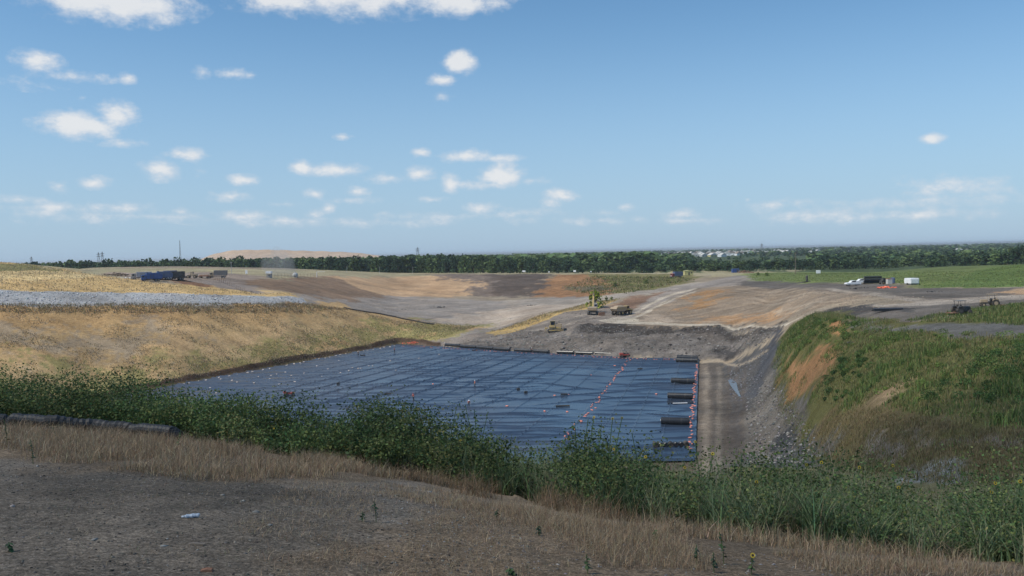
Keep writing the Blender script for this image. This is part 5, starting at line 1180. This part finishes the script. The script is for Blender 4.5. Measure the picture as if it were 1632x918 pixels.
for k in range(N_): mb.box((-2.9 + 5.8 * k / (N_ - 1), .15 * math.sin(k * 1.3), .22 + .06 * math.sin(k * 2.1)), (.5, 1.6, .24), rx=.25 + .05 * math.sin(k))
mb.build('folded_sheet', HDPE, o, bevel=.03); MB().box((-.2, -1.0, .2), (3.6, .3, .06), rx=.2).build('white_streak', WHT, o)  # narrow white strip along the front of the folded sheet
# pile of dark weathered rolls at the near corner
t = lpt(1069, 712); o = empty('roll_pile', t, .05, 'dark weathered pile of short rolls at the near liner corner behind weeds', 'roll pile')
for k in range(7):
    MB().cyl((-3.0 + k * 1.0, -.5, .55), (-2.9 + k * 1.0, .9, .6), .5, .47, 12).build('short_roll', HDPE if k % 3 else BLK, o, bevel=.04)
# sandbags
def bag_mesh(m_, seed):
    rg = random.Random(seed); bm = bmesh.new(); bmesh.ops.create_uvsphere(bm, u_segments=10, v_segments=6, radius=1)
    for v in bm.verts:
        x, y, z = v.co; v.co = Vector((math.copysign(abs(x) ** .7, x) * .42, math.copysign(abs(y) ** .75, y) * .27, z * .15 + .12)) * rg.uniform(.95, 1.06)
        if abs(x) > .95: v.co.x += .1 * x
    for f in bm.faces: f.smooth = True
    me = bpy.data.meshes.new('sandbag'); bm.to_mesh(me); bm.free(); me.materials.append(m_); return me
BO = [bag_mesh(PINK, k) for k in range(3)]; BW = [bag_mesh(WSB, k + 9) for k in range(3)]
def bag(p, me, label, group, s=1.0):
    o = link('sandbag', me, None, p); o.rotation_euler = (random.uniform(-.1, .1), random.uniform(-.1, .1), random.uniform(-3, 3)); o.scale = (s * random.uniform(.8, 1.3), s * random.uniform(.8, 1.2), s); tag(o, label, 'sandbag', group)
def along(P, n, jit, mes, labels, group, s=1.0, gap=.2):
    """n bags along a polyline of seen points"""
    W_ = [lpt(*p) for p in P]; L = [0]
    for a, b in zip(W_[:-1], W_[1:]): L.append(L[-1] + (b - a).length)
    for k in range(n):
        if random.random() < gap: continue
        s_ = L[-1] * (k + random.uniform(-.3, .3)) / (n - 1); s_ = min(max(s_, 0), L[-1] - 1e-3); i = max(j for j in range(len(L)) if L[j] <= s_); i = min(i, len(W_) - 2)
        p = W_[i].lerp(W_[i + 1], (s_ - L[i]) / (L[i + 1] - L[i])); x, y = p.x + random.gauss(0, jit), p.y + random.gauss(0, jit)
        z = ZL + float(wrinkle(np.array([x]), np.array([y]))[0]) - .02
        f = s_ / L[-1]; bag((x, y, z), random.choice(mes), labels[min(len(labels) - 1, int(f * len(labels)))], group, s)
along([(1003, 572), (985, 596), (960, 628), (940, 654), (915, 683), (895, 705)], 74, .35, BO, ['orange sandbag at the far end of the diagonal seam row', 'orange sandbag in the far half of the diagonal seam row', 'orange sandbag in the near half of the diagonal seam row', 'orange sandbag at the near end of the diagonal seam row'], 'orange sandbags on the diagonal seam', .66, .15)
along([(1112, 581), (1107, 615), (1104, 650), (1101, 690), (1100, 714)], 84, .25, BO, ['orange sandbag on the right liner edge beside the corner rolls', 'orange sandbag on the right liner edge between the middle rolls', 'orange sandbag on the right liner edge beside the nearest roll', 'orange sandbag on the right liner edge nearest the weeds'], 'orange sandbags on the right liner edge', .7, .2)
along([(640, 551.5), (720, 555.5), (800, 560.5), (900, 566), (1000, 571), (1075, 574)], 96, .3, BO, ['orange sandbag on the far liner edge near the left corner', 'orange sandbag on the far liner edge before the left rolls', 'orange sandbag on the far liner edge before the right rolls', 'orange sandbag on the far liner edge near the right corner'], 'orange sandbags on the far liner edge', .66, .1)
along([(290, 612.5), (360, 600), (450, 583.5), (540, 566.5), (628, 551)], 34, .3, BW, ['pale sandbag at the near end of the left liner edge', 'pale sandbag in the middle of the left liner edge', 'pale sandbag at the far end of the left liner edge'], 'pale sandbags on the left liner edge', .9, .15)
WP = [(335,618),(345,626),(370,606),(378,610),(405,611),(412,600),(430,604),(432,599),(441,596),(455,593),(465,599),(470,609),(485,595),(505,583),(513,600),(523,588),(543,594),(556,591),(562,586),(571,588),(575,587),(588,583),(594,583),(622,575),(631,590),(398,632),(352,605),(445,612),(480,580),(540,575),(700,565),(668,571)]
for k, p in enumerate(WP): bag(lpt(*p, -.02), random.choice(BW), 'pale sandbag dotting the %s of the liner\'s left half' % ('near part' if p[1] > 603 else 'middle part' if p[1] > 590 else 'far part'), 'pale sandbags scattered on the left half of the liner', .85)
for p in [(808, 647), (940, 598), (942, 598), (904, 656), (868, 655), (1046, 628), (884, 630), (905, 629), (980, 583), (690, 612)]: bag(lpt(*p, -.02), random.choice(BO), 'single orange sandbag lying loose on the %s half of the liner' % ('left' if p[0] < 860 else 'right'), 'loose orange sandbags on the liner', .9)
for (px, py, L_, lab) in ((897, 647.5, 3.4, 'short black pipe on the liner below the loose orange bags'), (899, 630.5, 1.7, 'short black tube on the liner among the loose orange bags'), (756, 558.5, 2.6, 'small dark tube lying slanted near the far left rolls'), (578, 566.5, 2.0, 'dark tube on the liner beside the standing worker near the left edge'), (618, 628, 1.8, 'dark tube on the liner above the weeds, left half'), (1020, 588, 1.6, 'small dark tube right of the diagonal seam')):
    p = lpt(px, py); o = empty('pipe_piece', p, .1 if px != 756 else .9, lab, 'pipe piece'); MB().cyl((-L_ / 2, 0, .2), (L_ / 2, 0, .2), .18, .18, 12).build('tube', BLK, o); MB().cyl((-L_ / 2 - .02, 0, .2), (-L_ / 2 + .1, 0, .2), .21, .21, 12).build('collar', DARK, o)
for (px, py, lab) in ((838, 626, 'small dark tool box on the liner right of the workers'), (826, 621, 'tiny dark bucket on the liner left of the tool box'), (539, 612.5, 'dark tool bag on the liner left of the standing worker')):
    o = empty('tool_box', lpt(px, py), .3, lab, 'tool box'); MB().box((0, 0, .3), (.9, .5, .5)).build('body', DARK, o, bevel=.04); MB().box((0, 0, .62), (.4, .06, .1)).build('handle', STEEL, o)
# ---- workers
def skin(name, nodes, edges, m_, parent, sub=1):
    me = bpy.data.meshes.new(name); me.from_pydata([n_[0] for n_ in nodes], edges, []); me.materials.append(m_)
    o = link(name, me, parent); sk = o.modifiers.new('skin', 'SKIN'); sk.use_smooth_shade = True
    for v, n_ in zip(me.skin_vertices[0].data, nodes): r = n_[1]; v.radius = r if isinstance(r, tuple) else (r, r)
    me.skin_vertices[0].data[0].use_root = True
    if sub: ss = o.modifiers.new('sub', 'SUBSURF'); ss.levels = sub; ss.render_levels = sub
    return o
def worker(px, py, rz, label, shirt, hat, bend=0.0, arm=(.15, .1), step_=.12, on_liner=True):
    p = lpt(px, py) if on_liner else at(px, py); t = empty('person', p, rz, label, 'person')
    cb_, sb_ = math.cos(bend), math.sin(bend)
    def tor(x, y, h): return (x + sb_ * h, y, .92 + cb_ * h)          # torso frame, x forward
    sh = tor(0, 0, .50); nk = tor(0, 0, .60); hd = tor(.04, 0, .76)
    hl, hr = arm
    def armp(s, fwd_): el = (sh[0] + .16 * fwd_ + .02, s * .26, sh[2] - .27); wr = (el[0] + .22 * fwd_ + .05, s * .25, el[2] - .22 + .12 * fwd_); return el, wr
    elL, wrL = armp(1, hl); elR, wrR = armp(-1, hr)
    nodes = [((0, 0, .92), .14), (tor(0, 0, .25), .135), (sh, .15), (nk, .055), (tor(.02, 0, .66), .075), (hd, .10), (tor(.03, 0, .86), .06),
             ((sh[0], .19, sh[2]), .07), (elL, .045), (wrL, .032), ((wrL[0] + .06, wrL[1], wrL[2] - .07), .04),
             ((sh[0], -.19, sh[2]), .07), (elR, .045), (wrR, .032), ((wrR[0] + .06, wrR[1], wrR[2] - .07), .04),
             ((0, .10, .84), .095), ((step_ * .6 + .03, .11, .48), .065), ((step_, .11, .09), .045), ((step_ + .14, .12, .04), .045),
             ((0, -.10, .84), .095), ((-step_ * .4 + .03, -.11, .48), .065), ((-step_, -.11, .09), .045), ((-step_ + .14, -.12, .04), .045)]
    ed = [(0, 1), (1, 2), (2, 3), (3, 4), (4, 5), (5, 6), (2, 7), (7, 8), (8, 9), (9, 10), (2, 11), (11, 12), (12, 13), (13, 14), (0, 15), (15, 16), (16, 17), (17, 18), (0, 19), (19, 20), (20, 21), (21, 22)]
    skin('body', nodes, ed, SKIN, t)
    skin('shirt', [((0, 0, .95), .165), (tor(0, 0, .25), .165), (sh, .175), ((sh[0], .20, sh[2]), .09), (elL, .07), ((sh[0], -.20, sh[2]), .09), (elR, .07)], [(0, 1), (1, 2), (2, 3), (3, 4), (2, 5), (5, 6)], shirt, t)
    skin('trousers', [((0, 0, .90), .165), ((0, .10, .82), .115), ((step_ * .6 + .03, .11, .48), .085), ((step_, .11, .12), .068), ((0, -.10, .82), .115), ((-step_ * .4 + .03, -.11, .48), .085), ((-step_, -.11, .12), .068)], [(0, 1), (1, 2), (2, 3), (0, 4), (4, 5), (5, 6)], DENIM, t)
    for s in (1, -1): skin('boot', [((s * step_, s * .11, .1), .06), ((s * step_, s * .11, .05), .06), ((s * step_ + .16, s * .12, .045), .05)], [(0, 1), (1, 2)], BLK, t, 0)
    h_ = MB(); q = Vector(tor(.03, 0, .80)); ax = Vector((sb_, 0, cb_))
    h_.cyl(q, q + ax * .02, .17, .17, 14).cyl(q + ax * .02, q + ax * .09, .135, .12, 14).cyl(q + ax * .09, q + ax * .13, .12, .05, 14); h_.build('hard_hat', hat, t)
    return t
OSH = mat('orange_shirt', (.62, .17, .13), .85, dirt=.05); RSH = mat('dull_red_shirt', (.38, .09, .08), .85, dirt=.05)
W1 = worker(757, 617, math.radians(200), 'worker in orange shirt and white hard hat standing mid liner', OSH, WHT, 0, (.3, .2)); W1.scale = (1.08,) * 3
W2 = worker(659, 638.5, math.radians(250), 'worker in dull red shirt standing on the liner above the weeds', RSH, RED, .1, (.5, .6)); W2.scale = (1.08,) * 3
W3 = worker(747, 647.5, math.radians(-75), 'worker with white hard hat bending forward, nearest of all workers', OSH, WHT, .75, (.6, .6), .25); W3.scale = (1.1,) * 3
W4 = worker(571, 567.5, math.radians(90), 'dark dressed worker standing near the left liner edge', mat('dark_shirt', (.05, .05, .06), .85), DARK, 0, (.2, .3))
W5 = worker(629, 561, math.radians(160), 'worker in orange shirt standing near the far left liner corner', OSH, RED, .05, (.3, .1))
W6 = worker(709, 552.5, math.radians(180), 'worker in pale shirt standing at the left end of the far rolls', mat('pale_shirt', (.6, .58, .55), .85), WHT, 0, (.2, .4))
W7 = worker(848, 561, math.radians(180), 'worker in pale pink shirt standing between two far rolls', mat('pale_pink_shirt', (.6, .35, .32), .85), WHT, .1, (.4, .4))
def quad_bike(px, py, rz, label, m_, on=True):
    t = empty('quad_bike', lpt(px, py) if on else at(px, py), rz, label, 'quad bike')
    for x in (-.75, .75):
        for s in (-1, 1): wheel(t, x, s * .55, .34, .28, STEEL, 12)
    MB().box((0, 0, .62), (1.7, .5, .35), taper=.8).build('body', m_, t, bevel=.05); MB().box((-.25, 0, .88), (.8, .34, .14)).build('seat', BLK, t, bevel=.04)
    for x in (-.75, .75): MB().box((x, 0, .8), (.75, 1.25, .08)).build('fender', m_, t)
    MB().tube([(.35, 0, .8), (.25, 0, 1.1)], .04).tube([(.25, -.4, 1.12), (.25, .4, 1.12)], .03).build('handlebar', STEEL, t); MB().box((-.95, 0, .95), (.6, .9, .3)).build('rack', RED, t)
    t.scale = (1.25,) * 3
quad_bike(461, 631, .4, 'dark red quad bike on the liner just above the weeds at left', RSH)
q_ = place(995, 566.5, .1, 'red utility cart parked at the far liner edge, top of the seam', 'utility cart', rmin=250); q_.location = lpt(995, 569)
for x in (-.9, .9):
    for s in (-1, 1): wheel(q_, x, s * .6, .38, .3, STEEL, 12)
MB().box((0, 0, .75), (2.8, 1.3, .4)).box((-.9, 0, 1.1), (1.1, 1.3, .35)).build('body', RED, q_, bevel=.04); MB().box((.1, 0, 1.95), (1.2, 1.3, .07)).build('roof', DARK, q_); MB().box((.0, 0, 1.1), (.6, 1.1, .25)).build('seat', BLK, q_)
for x in (-.4, .65):
    for s in (-1, 1): MB().cyl((x, s * .6, .9), (x, s * .6, 1.95), .04, .04, 6).build('post', DARK, q_)
q_.scale = (1.2,) * 3
# ---- puddles in the gully
def puddle(pts, z_up=.12):
    P = [at(*p) for p in pts]; z = max(p.z for p in P) + z_up
    m = bpy.data.materials.get('still_water') or mat_plain('still_water', (.12, .12, .12), .25, var=.3, spec=.4)
    me = bpy.data.meshes.new('puddle'); V_ = [(p.x, p.y, p.z + z_up) for p in P]; c = sum((Vector(v) for v in V_), Vector()) / len(V_)
    me.from_pydata(V_ + [tuple(c)], [], [(i, (i + 1) % len(V_), len(V_)) for i in range(len(V_))]); me.materials.append(m); tag(link('puddle', me), kind='structure')
puddle([(1160, 607), (1167, 606), (1174, 612), (1176, 622), (1181, 634), (1178, 634), (1170, 624), (1164, 616)], .25)
# ---- yellow green tree behind the excavator and bushes
(tv, tf), (V_, F_, cc) = tree_meshes(55, 420, (.20, .24, .035), .40, .1)
p = at(951, 493, 300); t = empty('tree', (p.x, p.y + 6, gz(p.x, p.y + 6) - .2), 0, 'small bright yellow green tree directly behind the excavator', 'tree'); hh = zat(951, 464, p.y) - p.z; t.scale = (11.5, 11.5, max(hh, 6) * 1.08)
link('trunk', np_mesh('trunk', tv, tf, M_BARK), t); link('crown', np_mesh('crown', V_, F_, M_LEAF, fcol=cc), t)
(tv, tf), (V_, F_, cc) = tree_meshes(56, 200, (.12, .16, .04), .5, .0)
bme, tme = np_mesh('leaves', V_, F_, M_LEAF, fcol=cc), np_mesh('stem', tv, tf, M_BARK)
for (px, py, s_, lab) in ((967, 480, 3.2, 'low green bush right of the yellow green tree'), (975, 478, 2.4, 'smaller bush at the right end of the tree and bush group'), (981, 457, 4.5, 'green bush on the slope above the dump truck'), (1030, 452, 4.0, 'green bush on the slope left of the rim truck'), (1222, 440, 3.5, 'pale bush at the left corner of the green field'), (1208, 439, 3.0, 'small bush right of the scrap pile on the rim')):
    p = at(px, py, 250); t = empty('bush', p, random.random() * 6, lab, 'bush'); t.scale = (s_, s_, s_ * .8); link('stem', tme, t); link('leaves', bme, t)
# ---- corrugated pipe along the bench edge, drain hose on the slope
def corr_pipe(P, r, label, name, cat, ribs=.09, m_=HDPE, n=12, parts=True, amp=.09):
    t = empty(name, P[0], 0, label, cat); o = P[0]; L = sum((b - a).length for a, b in zip(P[:-1], P[1:])); k = int(L / ribs); rings = []
    cum = [0]
    for a, b in zip(P[:-1], P[1:]): cum.append(cum[-1] + (b - a).length)
    for j in range(k + 1):
        s_ = L * j / k; i = min(max(i for i in range(len(cum)) if cum[i] <= s_ + 1e-6), len(P) - 2); f = (s_ - cum[i]) / (cum[i + 1] - cum[i]); c = P[i].lerp(P[i + 1], f) - o; d = (P[i + 1] - P[i]).normalized()
        s1 = d.cross(Vector((0, 0, 1))).normalized(); u1 = s1.cross(d); rr_ = r * (1 + (amp if j % 2 else -amp))
        rings += [c + Vector((0, 0, r)) + (s1 * math.cos(2 * PI * q / n) + u1 * math.sin(2 * PI * q / n)) * rr_ for q in range(n)]
    F_ = [(j * n + q, j * n + (q + 1) % n, (j + 1) * n + (q + 1) % n, (j + 1) * n + q) for j in range(k) for q in range(n)]
    me = bpy.data.meshes.new('corrugated_wall'); me.from_pydata([tuple(v) for v in rings], [], F_); me.materials.append(m_); link('corrugated_wall', me, t)
    e = P[-1] - o; d = (P[-1] - P[-2]).normalized(); MB().cyl(e + Vector((0, 0, r)) - d * .12, e + Vector((0, 0, r)) + d * .03, r * 1.15, r * 1.15, 14, False).build('end_collar', m_, t)
PP = [at(px, py, .6) for px, py in ((-90, 662), (-30, 668), (20, 674), (80, 680), (150, 687), (210, 694), (283, 702))]
P2 = []
for i, (a, b) in enumerate(zip(PP[:-1], PP[1:])):
    for f in np.arange(0, 1, .1): q = a.lerp(b, f); q = q * (1 - .55 / q.length); P2.append(Vector((q.x, q.y, gz(q.x, q.y) + .10 + .04 * math.sin(i + f * 3))))
P2.append(PP[-1]); corr_pipe(P2, .155, 'long black corrugated drain pipe lying along the bench edge before the weeds', 'corrugated_pipe', 'drain pipe', m_=mat('dull_black_plastic', (.02, .021, .024), .6, dirt=.15))
PP = [at(px, py, 200) + Vector((0, 0, .1)) for px, py in ((548, 491), (562, 494.5), (590, 499), (630, 506), (660, 512), (680, 516.5), (695, 517.5))]
P2 = []
for a, b in zip(PP[:-1], PP[1:]):
    for f in np.arange(0, 1, .2): q = a.lerp(b, f); P2.append(Vector((q.x, q.y, gz(q.x, q.y) + .1)))
corr_pipe(P2, .28, 'dark hose line running down the crest of the dry grass slope', 'drain_hose', 'hose', .8, BLK, 8, amp=.04)
for (px, py, w_, lab) in ((614, 494, 2.2, 'dark scrap on the basin floor, left one'), (640, 493.5, 3.0, 'dark scrap on the basin floor, middle one'), (697, 490, 6.0, 'long dark mark of scrap on the basin floor, right one'), (669, 492, 1.5, 'tiny scrap between the two right scraps on the basin floor'), (505, 466, 2.5, 'dark scrap on the brown basin slope'), (848, 487, 4, 'dark driftwood on the pale basin floor'), (350, 471.5, 2.0, 'dark scrap on the right part of the stone strip'), (200, 473, 1.4, 'dark scrap in the middle of the stone strip')):
    heap(px, py, w_ * .5, .4, DARK, lab, 'scrap', 'scrap', 14, int(px), 180, 1.6)
heap(1357, 548, 1.0, .6, DARK, 'dark broken stump lying in the grass of the right hill', 'stump', 'stump', 16, 4, 60, 1.4)
# ---- litter on the near bench
def litter_pos(px, py): return at(px, py, .6)
p = litter_pos(305, 826); t = empty('plastic_bottle', p, .25, 'crushed pale blue plastic bottle lying on the foreground dirt', 'bottle')
CLR = mat('crumpled_clear_plastic', (.50, .56, .62), .15, dirt=.1); mb = MB()
prof = [(-.11, .012), (-.095, .022), (-.085, .020), (-.06, .036), (-.02, .030), (.02, .040), (.06, .032), (.10, .036), (.115, .02)]
for (xa, ra), (xb, rb) in zip(prof[:-1], prof[1:]): mb.cyl((xa, random.uniform(-.004, .004), .035), (xb, random.uniform(-.004, .004), .035), ra, rb, 9, False)
mb.build('body', CLR, t); MB().cyl((-.132, 0, .035), (-.108, 0, .035), .017, .017, 10).build('cap', WHT, t); t.scale = (.95, .95, .8)
p = litter_pos(314, 869); t = empty('wood_scrap', p, -.15, 'flat weathered piece of wood on the foreground dirt below the bottle', 'wood scrap'); MB().prism([(-.10, 0), (.09, .004), (.105, .018), (-.04, .022), (-.11, .012)], -.02, .025).build('plank', WOOD, t)
p = litter_pos(330, 913); t = empty('clay_shard', p, .1, 'rust coloured clay shard at the very bottom of the picture', 'shard'); MB().prism([(-.05, 0), (.06, 0), (.05, .02), (.0, .03), (-.06, .018)], -.03, .03).build('shard', mat('rusty_clay', (.28, .12, .06), .9), t)
for (px, py, r_, lab) in ((20, 808, .05, 'dark fist sized stone at the left edge of the foreground dirt'), (60, 745, .07, 'grey stone below the dry grass at far left'), (150, 862, .045, 'pale stone in the lower left foreground'), (262, 873, .03, 'small pale stone left of the wood scrap'), (430, 838, .035, 'pale stone right of the bottle'), (388, 800, .03, 'white flecked stone above right of the bottle'), (408, 818, .05, 'rounded grey stone right of the bottle'), (610, 735, .06, 'flat pale stone below the weeds in the middle'), (355, 790, .04, 'long flat stone above the bottle'), (685, 785, .05, 'pale flat stone in the middle dry grass')):
    q = litter_pos(px, py); V_, F_, c_ = rocks(np.array([[q.x, q.y]]), np.array([r_]), np.array([(.34, .32, .29)]), fine=True); tag(link('stone', np_mesh('stone', V_, F_, M_ROCK, fcol=c_)), lab, 'stone')
# ---- single sunflowers and weeds that rise out of the thicket
def sun_leaf():
    prof = [(0, 0), (.25, .32), (.55, .34), (1, 0), (.55, -.34), (.25, -.32)]; V_ = [(x, y, -.25 * x * x + .12 * abs(y)) for x, y in prof] + [(.45, 0, -.05)]
    me = bpy.data.meshes.new('leaf'); me.from_pydata(V_, [], [(i, (i + 1) % 6, 6) for i in range(6)]); return me
LEAFM = [mat_plain('sunflower_leaf_%s' % n_, c, .7, var=.3, scale=9) for n_, c in (('mid', (.05, .09, .025)), ('dark', (.025, .05, .018)), ('light', (.085, .13, .04)))]
LM = []
for m_ in LEAFM: me = sun_leaf(); me.materials.append(m_); LM.append(me)
PETAL = mat_plain('yellow_petals', (.75, .52, .02), .6, var=.1, scale=20); DISC = mat_plain('brown_flower_disc', (.05, .03, .015), .9, var=.2, scale=30)
mb = MB()
for k in range(14): a = 2 * PI * k / 14; mb.add([(math.cos(a) * .4, 0, math.sin(a) * .4), (math.cos(a + .2) * .8, -.05, math.sin(a + .2) * .8), (math.cos(a) * 1.15, .02, math.sin(a) * 1.15), (math.cos(a - .2) * .8, -.05, math.sin(a - .2) * .8)], [(0, 1, 2, 3)])
PET = mb.mesh('petal_ring', PETAL); DSC = MB().cyl((0, -.08, 0), (0, .08, 0), .48, .48, 12).mesh('flower_head', DISC)
def stalk_mesh(h, lx, ly, r): mb = MB(); pts = [Vector((lx * t_ * t_, ly * t_ * t_, h * t_)) for t_ in (0, .35, .7, 1)]; mb.tube(pts, r, 5); return mb.mesh('stem', LEAFM[2]), pts
def sunflower(px, py, label, flower=.055, u=1.2, nleaf=8, dark=False, on_bench=False, leaf=.12, cat='sunflower', branches=0):
    if on_bench: p = at(px, py[1], .6); top = zat(px, py[0], p.y)
    else: x, y = edge_pt(px, u); p = Vector((x, y, gz(x, y))); top = zat(px, py, p.y)
    h = max(.2, top - p.z); t = empty(cat.replace(' ', '_'), p, 0, label, cat, 'single plants rising above the others'); lx, ly = random.uniform(-.14, .14) * h, random.uniform(-.1, .05) * h
    # keep the head where it is seen: lean the foot the other way
    t.location = (p.x - lx, p.y - ly, gz(p.x - lx, p.y - ly)); h = top - t.location.z
    sm, pts = stalk_mesh(h, lx, ly, .005 + .002 * h); link('stem', sm, t)
    for k in range(nleaf):
        f = .25 + .7 * (k + random.random() * .5) / nleaf; a = k * 2.4 + random.random(); me = LM[1 if dark else random.choice((0, 0, 1, 2))]
        l_ = link('leaf', me, t, (lx * f * f + (math.cos(a) * .10 * h * random.random() if not flower and not on_bench else 0), ly * f * f, h * f)); s_ = leaf * random.uniform(.7, 1.3) * (1.2 - .4 * f); l_.scale = (s_, s_, s_); l_.rotation_euler = (random.uniform(-.6, .6), random.uniform(-.3, .7), a)
    if flower:
        hd = link('flower_head', DSC, t, (lx, ly, h)); hd.scale = (flower,) * 3; hd.rotation_euler = (random.uniform(-.5, .1), 0, random.uniform(-.5, .5)); link('petal_ring', PET, hd)
    return t
SF = [(943, 665, 'leftmost of three sunflowers standing against the liner'), (973, 667, 'middle one of three sunflowers standing against the liner'), (988, 666, 'rightmost of three sunflowers standing against the liner'), (974, 716, 'yellow sunflower in the weeds below the three against the liner'), (1105, 704, 'sunflower before the foot of the grey track'), (1133, 723, 'sunflower just right of the grey track foot'), (1148, 813, 'low sunflower at the front of the grassy weeds'), (1203, 768, 'sunflower in the middle of the weeds right of centre'), (1284, 741, 'left one of two sunflowers before the dark rock bank'), (1308, 737, 'right one of two sunflowers before the dark rock bank'), (1369, 745, 'sunflower between the rock bank and the pale puddle ground'), (1423, 742, 'small sunflower left of the pale puddle ground'), (1432, 777, 'sunflower below the small one left of the pale puddle ground'), (1588, 770, 'larger sunflower near the right edge'), (1582, 784, 'small sunflower below the larger one near the right edge'), (1628, 767, 'sunflower touching the right edge of the picture'), (529, 677, 'yellow flowered plant in the left weeds under the liner'), (429, 683, 'small yellow flower in the left weeds'), (585, 700, 'small yellow flower low in the weeds left of centre'), (728, 702, 'small yellow flower in the weeds right of the near worker'), (1025, 728, 'small sunflower left of the dark roll pile'), (1088, 745, 'small sunflower below the dark roll pile')]
for px, py, lab in SF: sunflower(px, py, lab, .032 if py > 660 and px > 900 else .025, random.uniform(.6, 2.0), 8, leaf=.11)
for px, py, lab in [(595, 636, 'tall bushy weed rising against the liner left of centre'), (606, 641, 'second tall weed beside the tallest one left of centre'), (722, 648, 'thin tall weed with dark leaves before the liner, left one of a row'), (738, 646, 'thin tall weed with dark leaves before the liner, second of a row'), (752, 652, 'thin tall weed with dark leaves before the liner, third of a row'), (775, 656, 'thin tall weed with dark leaves before the liner, rightmost of a row'), (655, 655, 'slender weed below the dull red worker'), (933, 668, 'dark leaved stalk left of the three sunflowers'), (955, 676, 'dark leaved stalk between the sunflowers'), (1005, 690, 'dark leaved stalk right of the three sunflowers'), (915, 672, 'dark leaved stalk at the near end of the sandbag seam'), (205, 590, 'tall weed rising against the dry slope at left'), (268, 602, 'weed rising at the near left liner corner'), (48, 602, 'weed rising against the dry slope near the left edge'), (1176, 722, 'weed rising before the gully puddle')]:
    for j in range(3): sunflower(px + random.uniform(-4, 4), py + 6 * j, lab, 0, random.uniform(.8, 2.0), 34, dark=True, leaf=.085, cat='weed') if j == 0 else None
for px, top, base, lab in [(50, 700, 740, 'short dark weed standing in the dry grass at far left'), (8, 668, 712, 'leafy dark stalk at the very left edge'), (290, 684, 722, 'yellow green weed at the end of the black pipe'), (86, 680, 694, 'small green weed in front of the black pipe'), (374, 680, 718, 'bushy green weed right of the black pipe end'), (597, 800, 834, 'dead dark stalk in the middle of the foreground dirt'), (579, 815, 832, 'second short dead stalk left of the taller dead stalk'), (793, 812, 828, 'tiny dead stalk in the dry grass right of centre'), (858, 838, 855, 'small dark sprig in the foreground grass'), (1043, 845, 862, 'low round green weed in the dry grass'), (1137, 880, 915, 'dark broad leaved weed at the bottom right of centre'), (1110, 868, 900, 'thin dark stalk left of the broad leaved weed'), (1147, 848, 900, 'thin leafy stalk above the broad leaved weed'), (935, 884, 915, 'small weed in the bottom dry grass'), (1200, 885, 918, 'yellow flowering weed at the bottom edge'), (14, 864, 880, 'small dry tuft at the lower left edge'), (812, 905, 918, 'tiny green weed at the bottom edge')]:
    sunflower(px, (top, base), lab, .03 if 'yellow flowering' in lab else 0, 0, 14, dark='dark' in lab or 'dead' in lab, on_bench=True, leaf=.055, cat='weed')
# ---- dust hanging over the left rim
bm = bmesh.new(); bmesh.ops.create_icosphere(bm, subdivisions=3, radius=1)
for v in bm.verts: v.co *= 1 + .18 * math.sin(5 * v.co.x + 3 * v.co.z)
me = bpy.data.meshes.new('dust_cloud'); bm.to_mesh(me); bm.free(); m = bpy.data.materials.new('dust'); m.use_nodes = True; nn = m.node_tree.nodes; nn.remove(nn['Principled BSDF'])
vs_ = nn.new('ShaderNodeVolumePrincipled'); vs_.inputs['Density'].default_value = .03; vs_.inputs['Color'].default_value = (.92, .87, .8, 1); vs_.inputs['Anisotropy'].default_value = .2; m.node_tree.links.new(vs_.outputs[0], nn['Material Output'].inputs['Volume']); me.materials.append(m)
p = at(440, 440, 300); o = link('dust_cloud', me, None, (p.x, p.y + 10, p.z + 7)); o.scale = (10, 8, 9); tag(o, 'thin plume of dust rising beside the white roofed booth', 'dust', kind='stuff')
# ---- the summer air: a closed box of even haze round everything
if HAZE:
    me = MB().box((0, 14000, -15.5), (56000, 31000, 51)).mesh('haze', BLK); me.materials.clear(); m = bpy.data.materials.new('haze_air'); m.use_nodes = True; nn = m.node_tree.nodes; nn.remove(nn['Principled BSDF'])
    vs_ = nn.new('ShaderNodeVolumePrincipled'); vs_.inputs['Density'].default_value = HAZE; vs_.inputs['Color'].default_value = (.93, .96, 1.0, 1); vs_.inputs['Anisotropy'].default_value = .3; m.node_tree.links.new(vs_.outputs[0], nn['Material Output'].inputs['Volume']); me.materials.append(m)
    tag(link('haze', me), 'pale summer haze filling the air over the whole site', 'haze', kind='stuff')

# ---- tell look-alikes apart by their order from the left
WORDS = 'first second third fourth fifth sixth seventh eighth ninth tenth eleventh twelfth thirteenth fourteenth fifteenth sixteenth seventeenth eighteenth nineteenth twentieth'.split()
WORDS += ['twenty-' + w for w in WORDS[:9]] + ['thirtieth'] + ['thirty-' + w for w in WORDS[:9]]
bpy.context.view_layer.update()
same = {}
for o in C.objects:
    if o.parent is None and 'category' in o and 'label' in o: same.setdefault(o['label'], []).append(o)
for lab, os_ in same.items():
    if len(os_) < 2 or len(lab.split()) > 13: continue
    deep = os_[0]['category'] == 'sandbag' and ('seam' in lab or 'right liner edge' in lab)
    os_.sort(key=(lambda o: -o.location.y) if deep else (lambda o: o.location.x / o.location.y))
    for i, o in enumerate(os_): o['label'] = '%s, %s from %s' % (lab, WORDS[min(i, len(WORDS) - 1)], 'back' if deep else 'left')
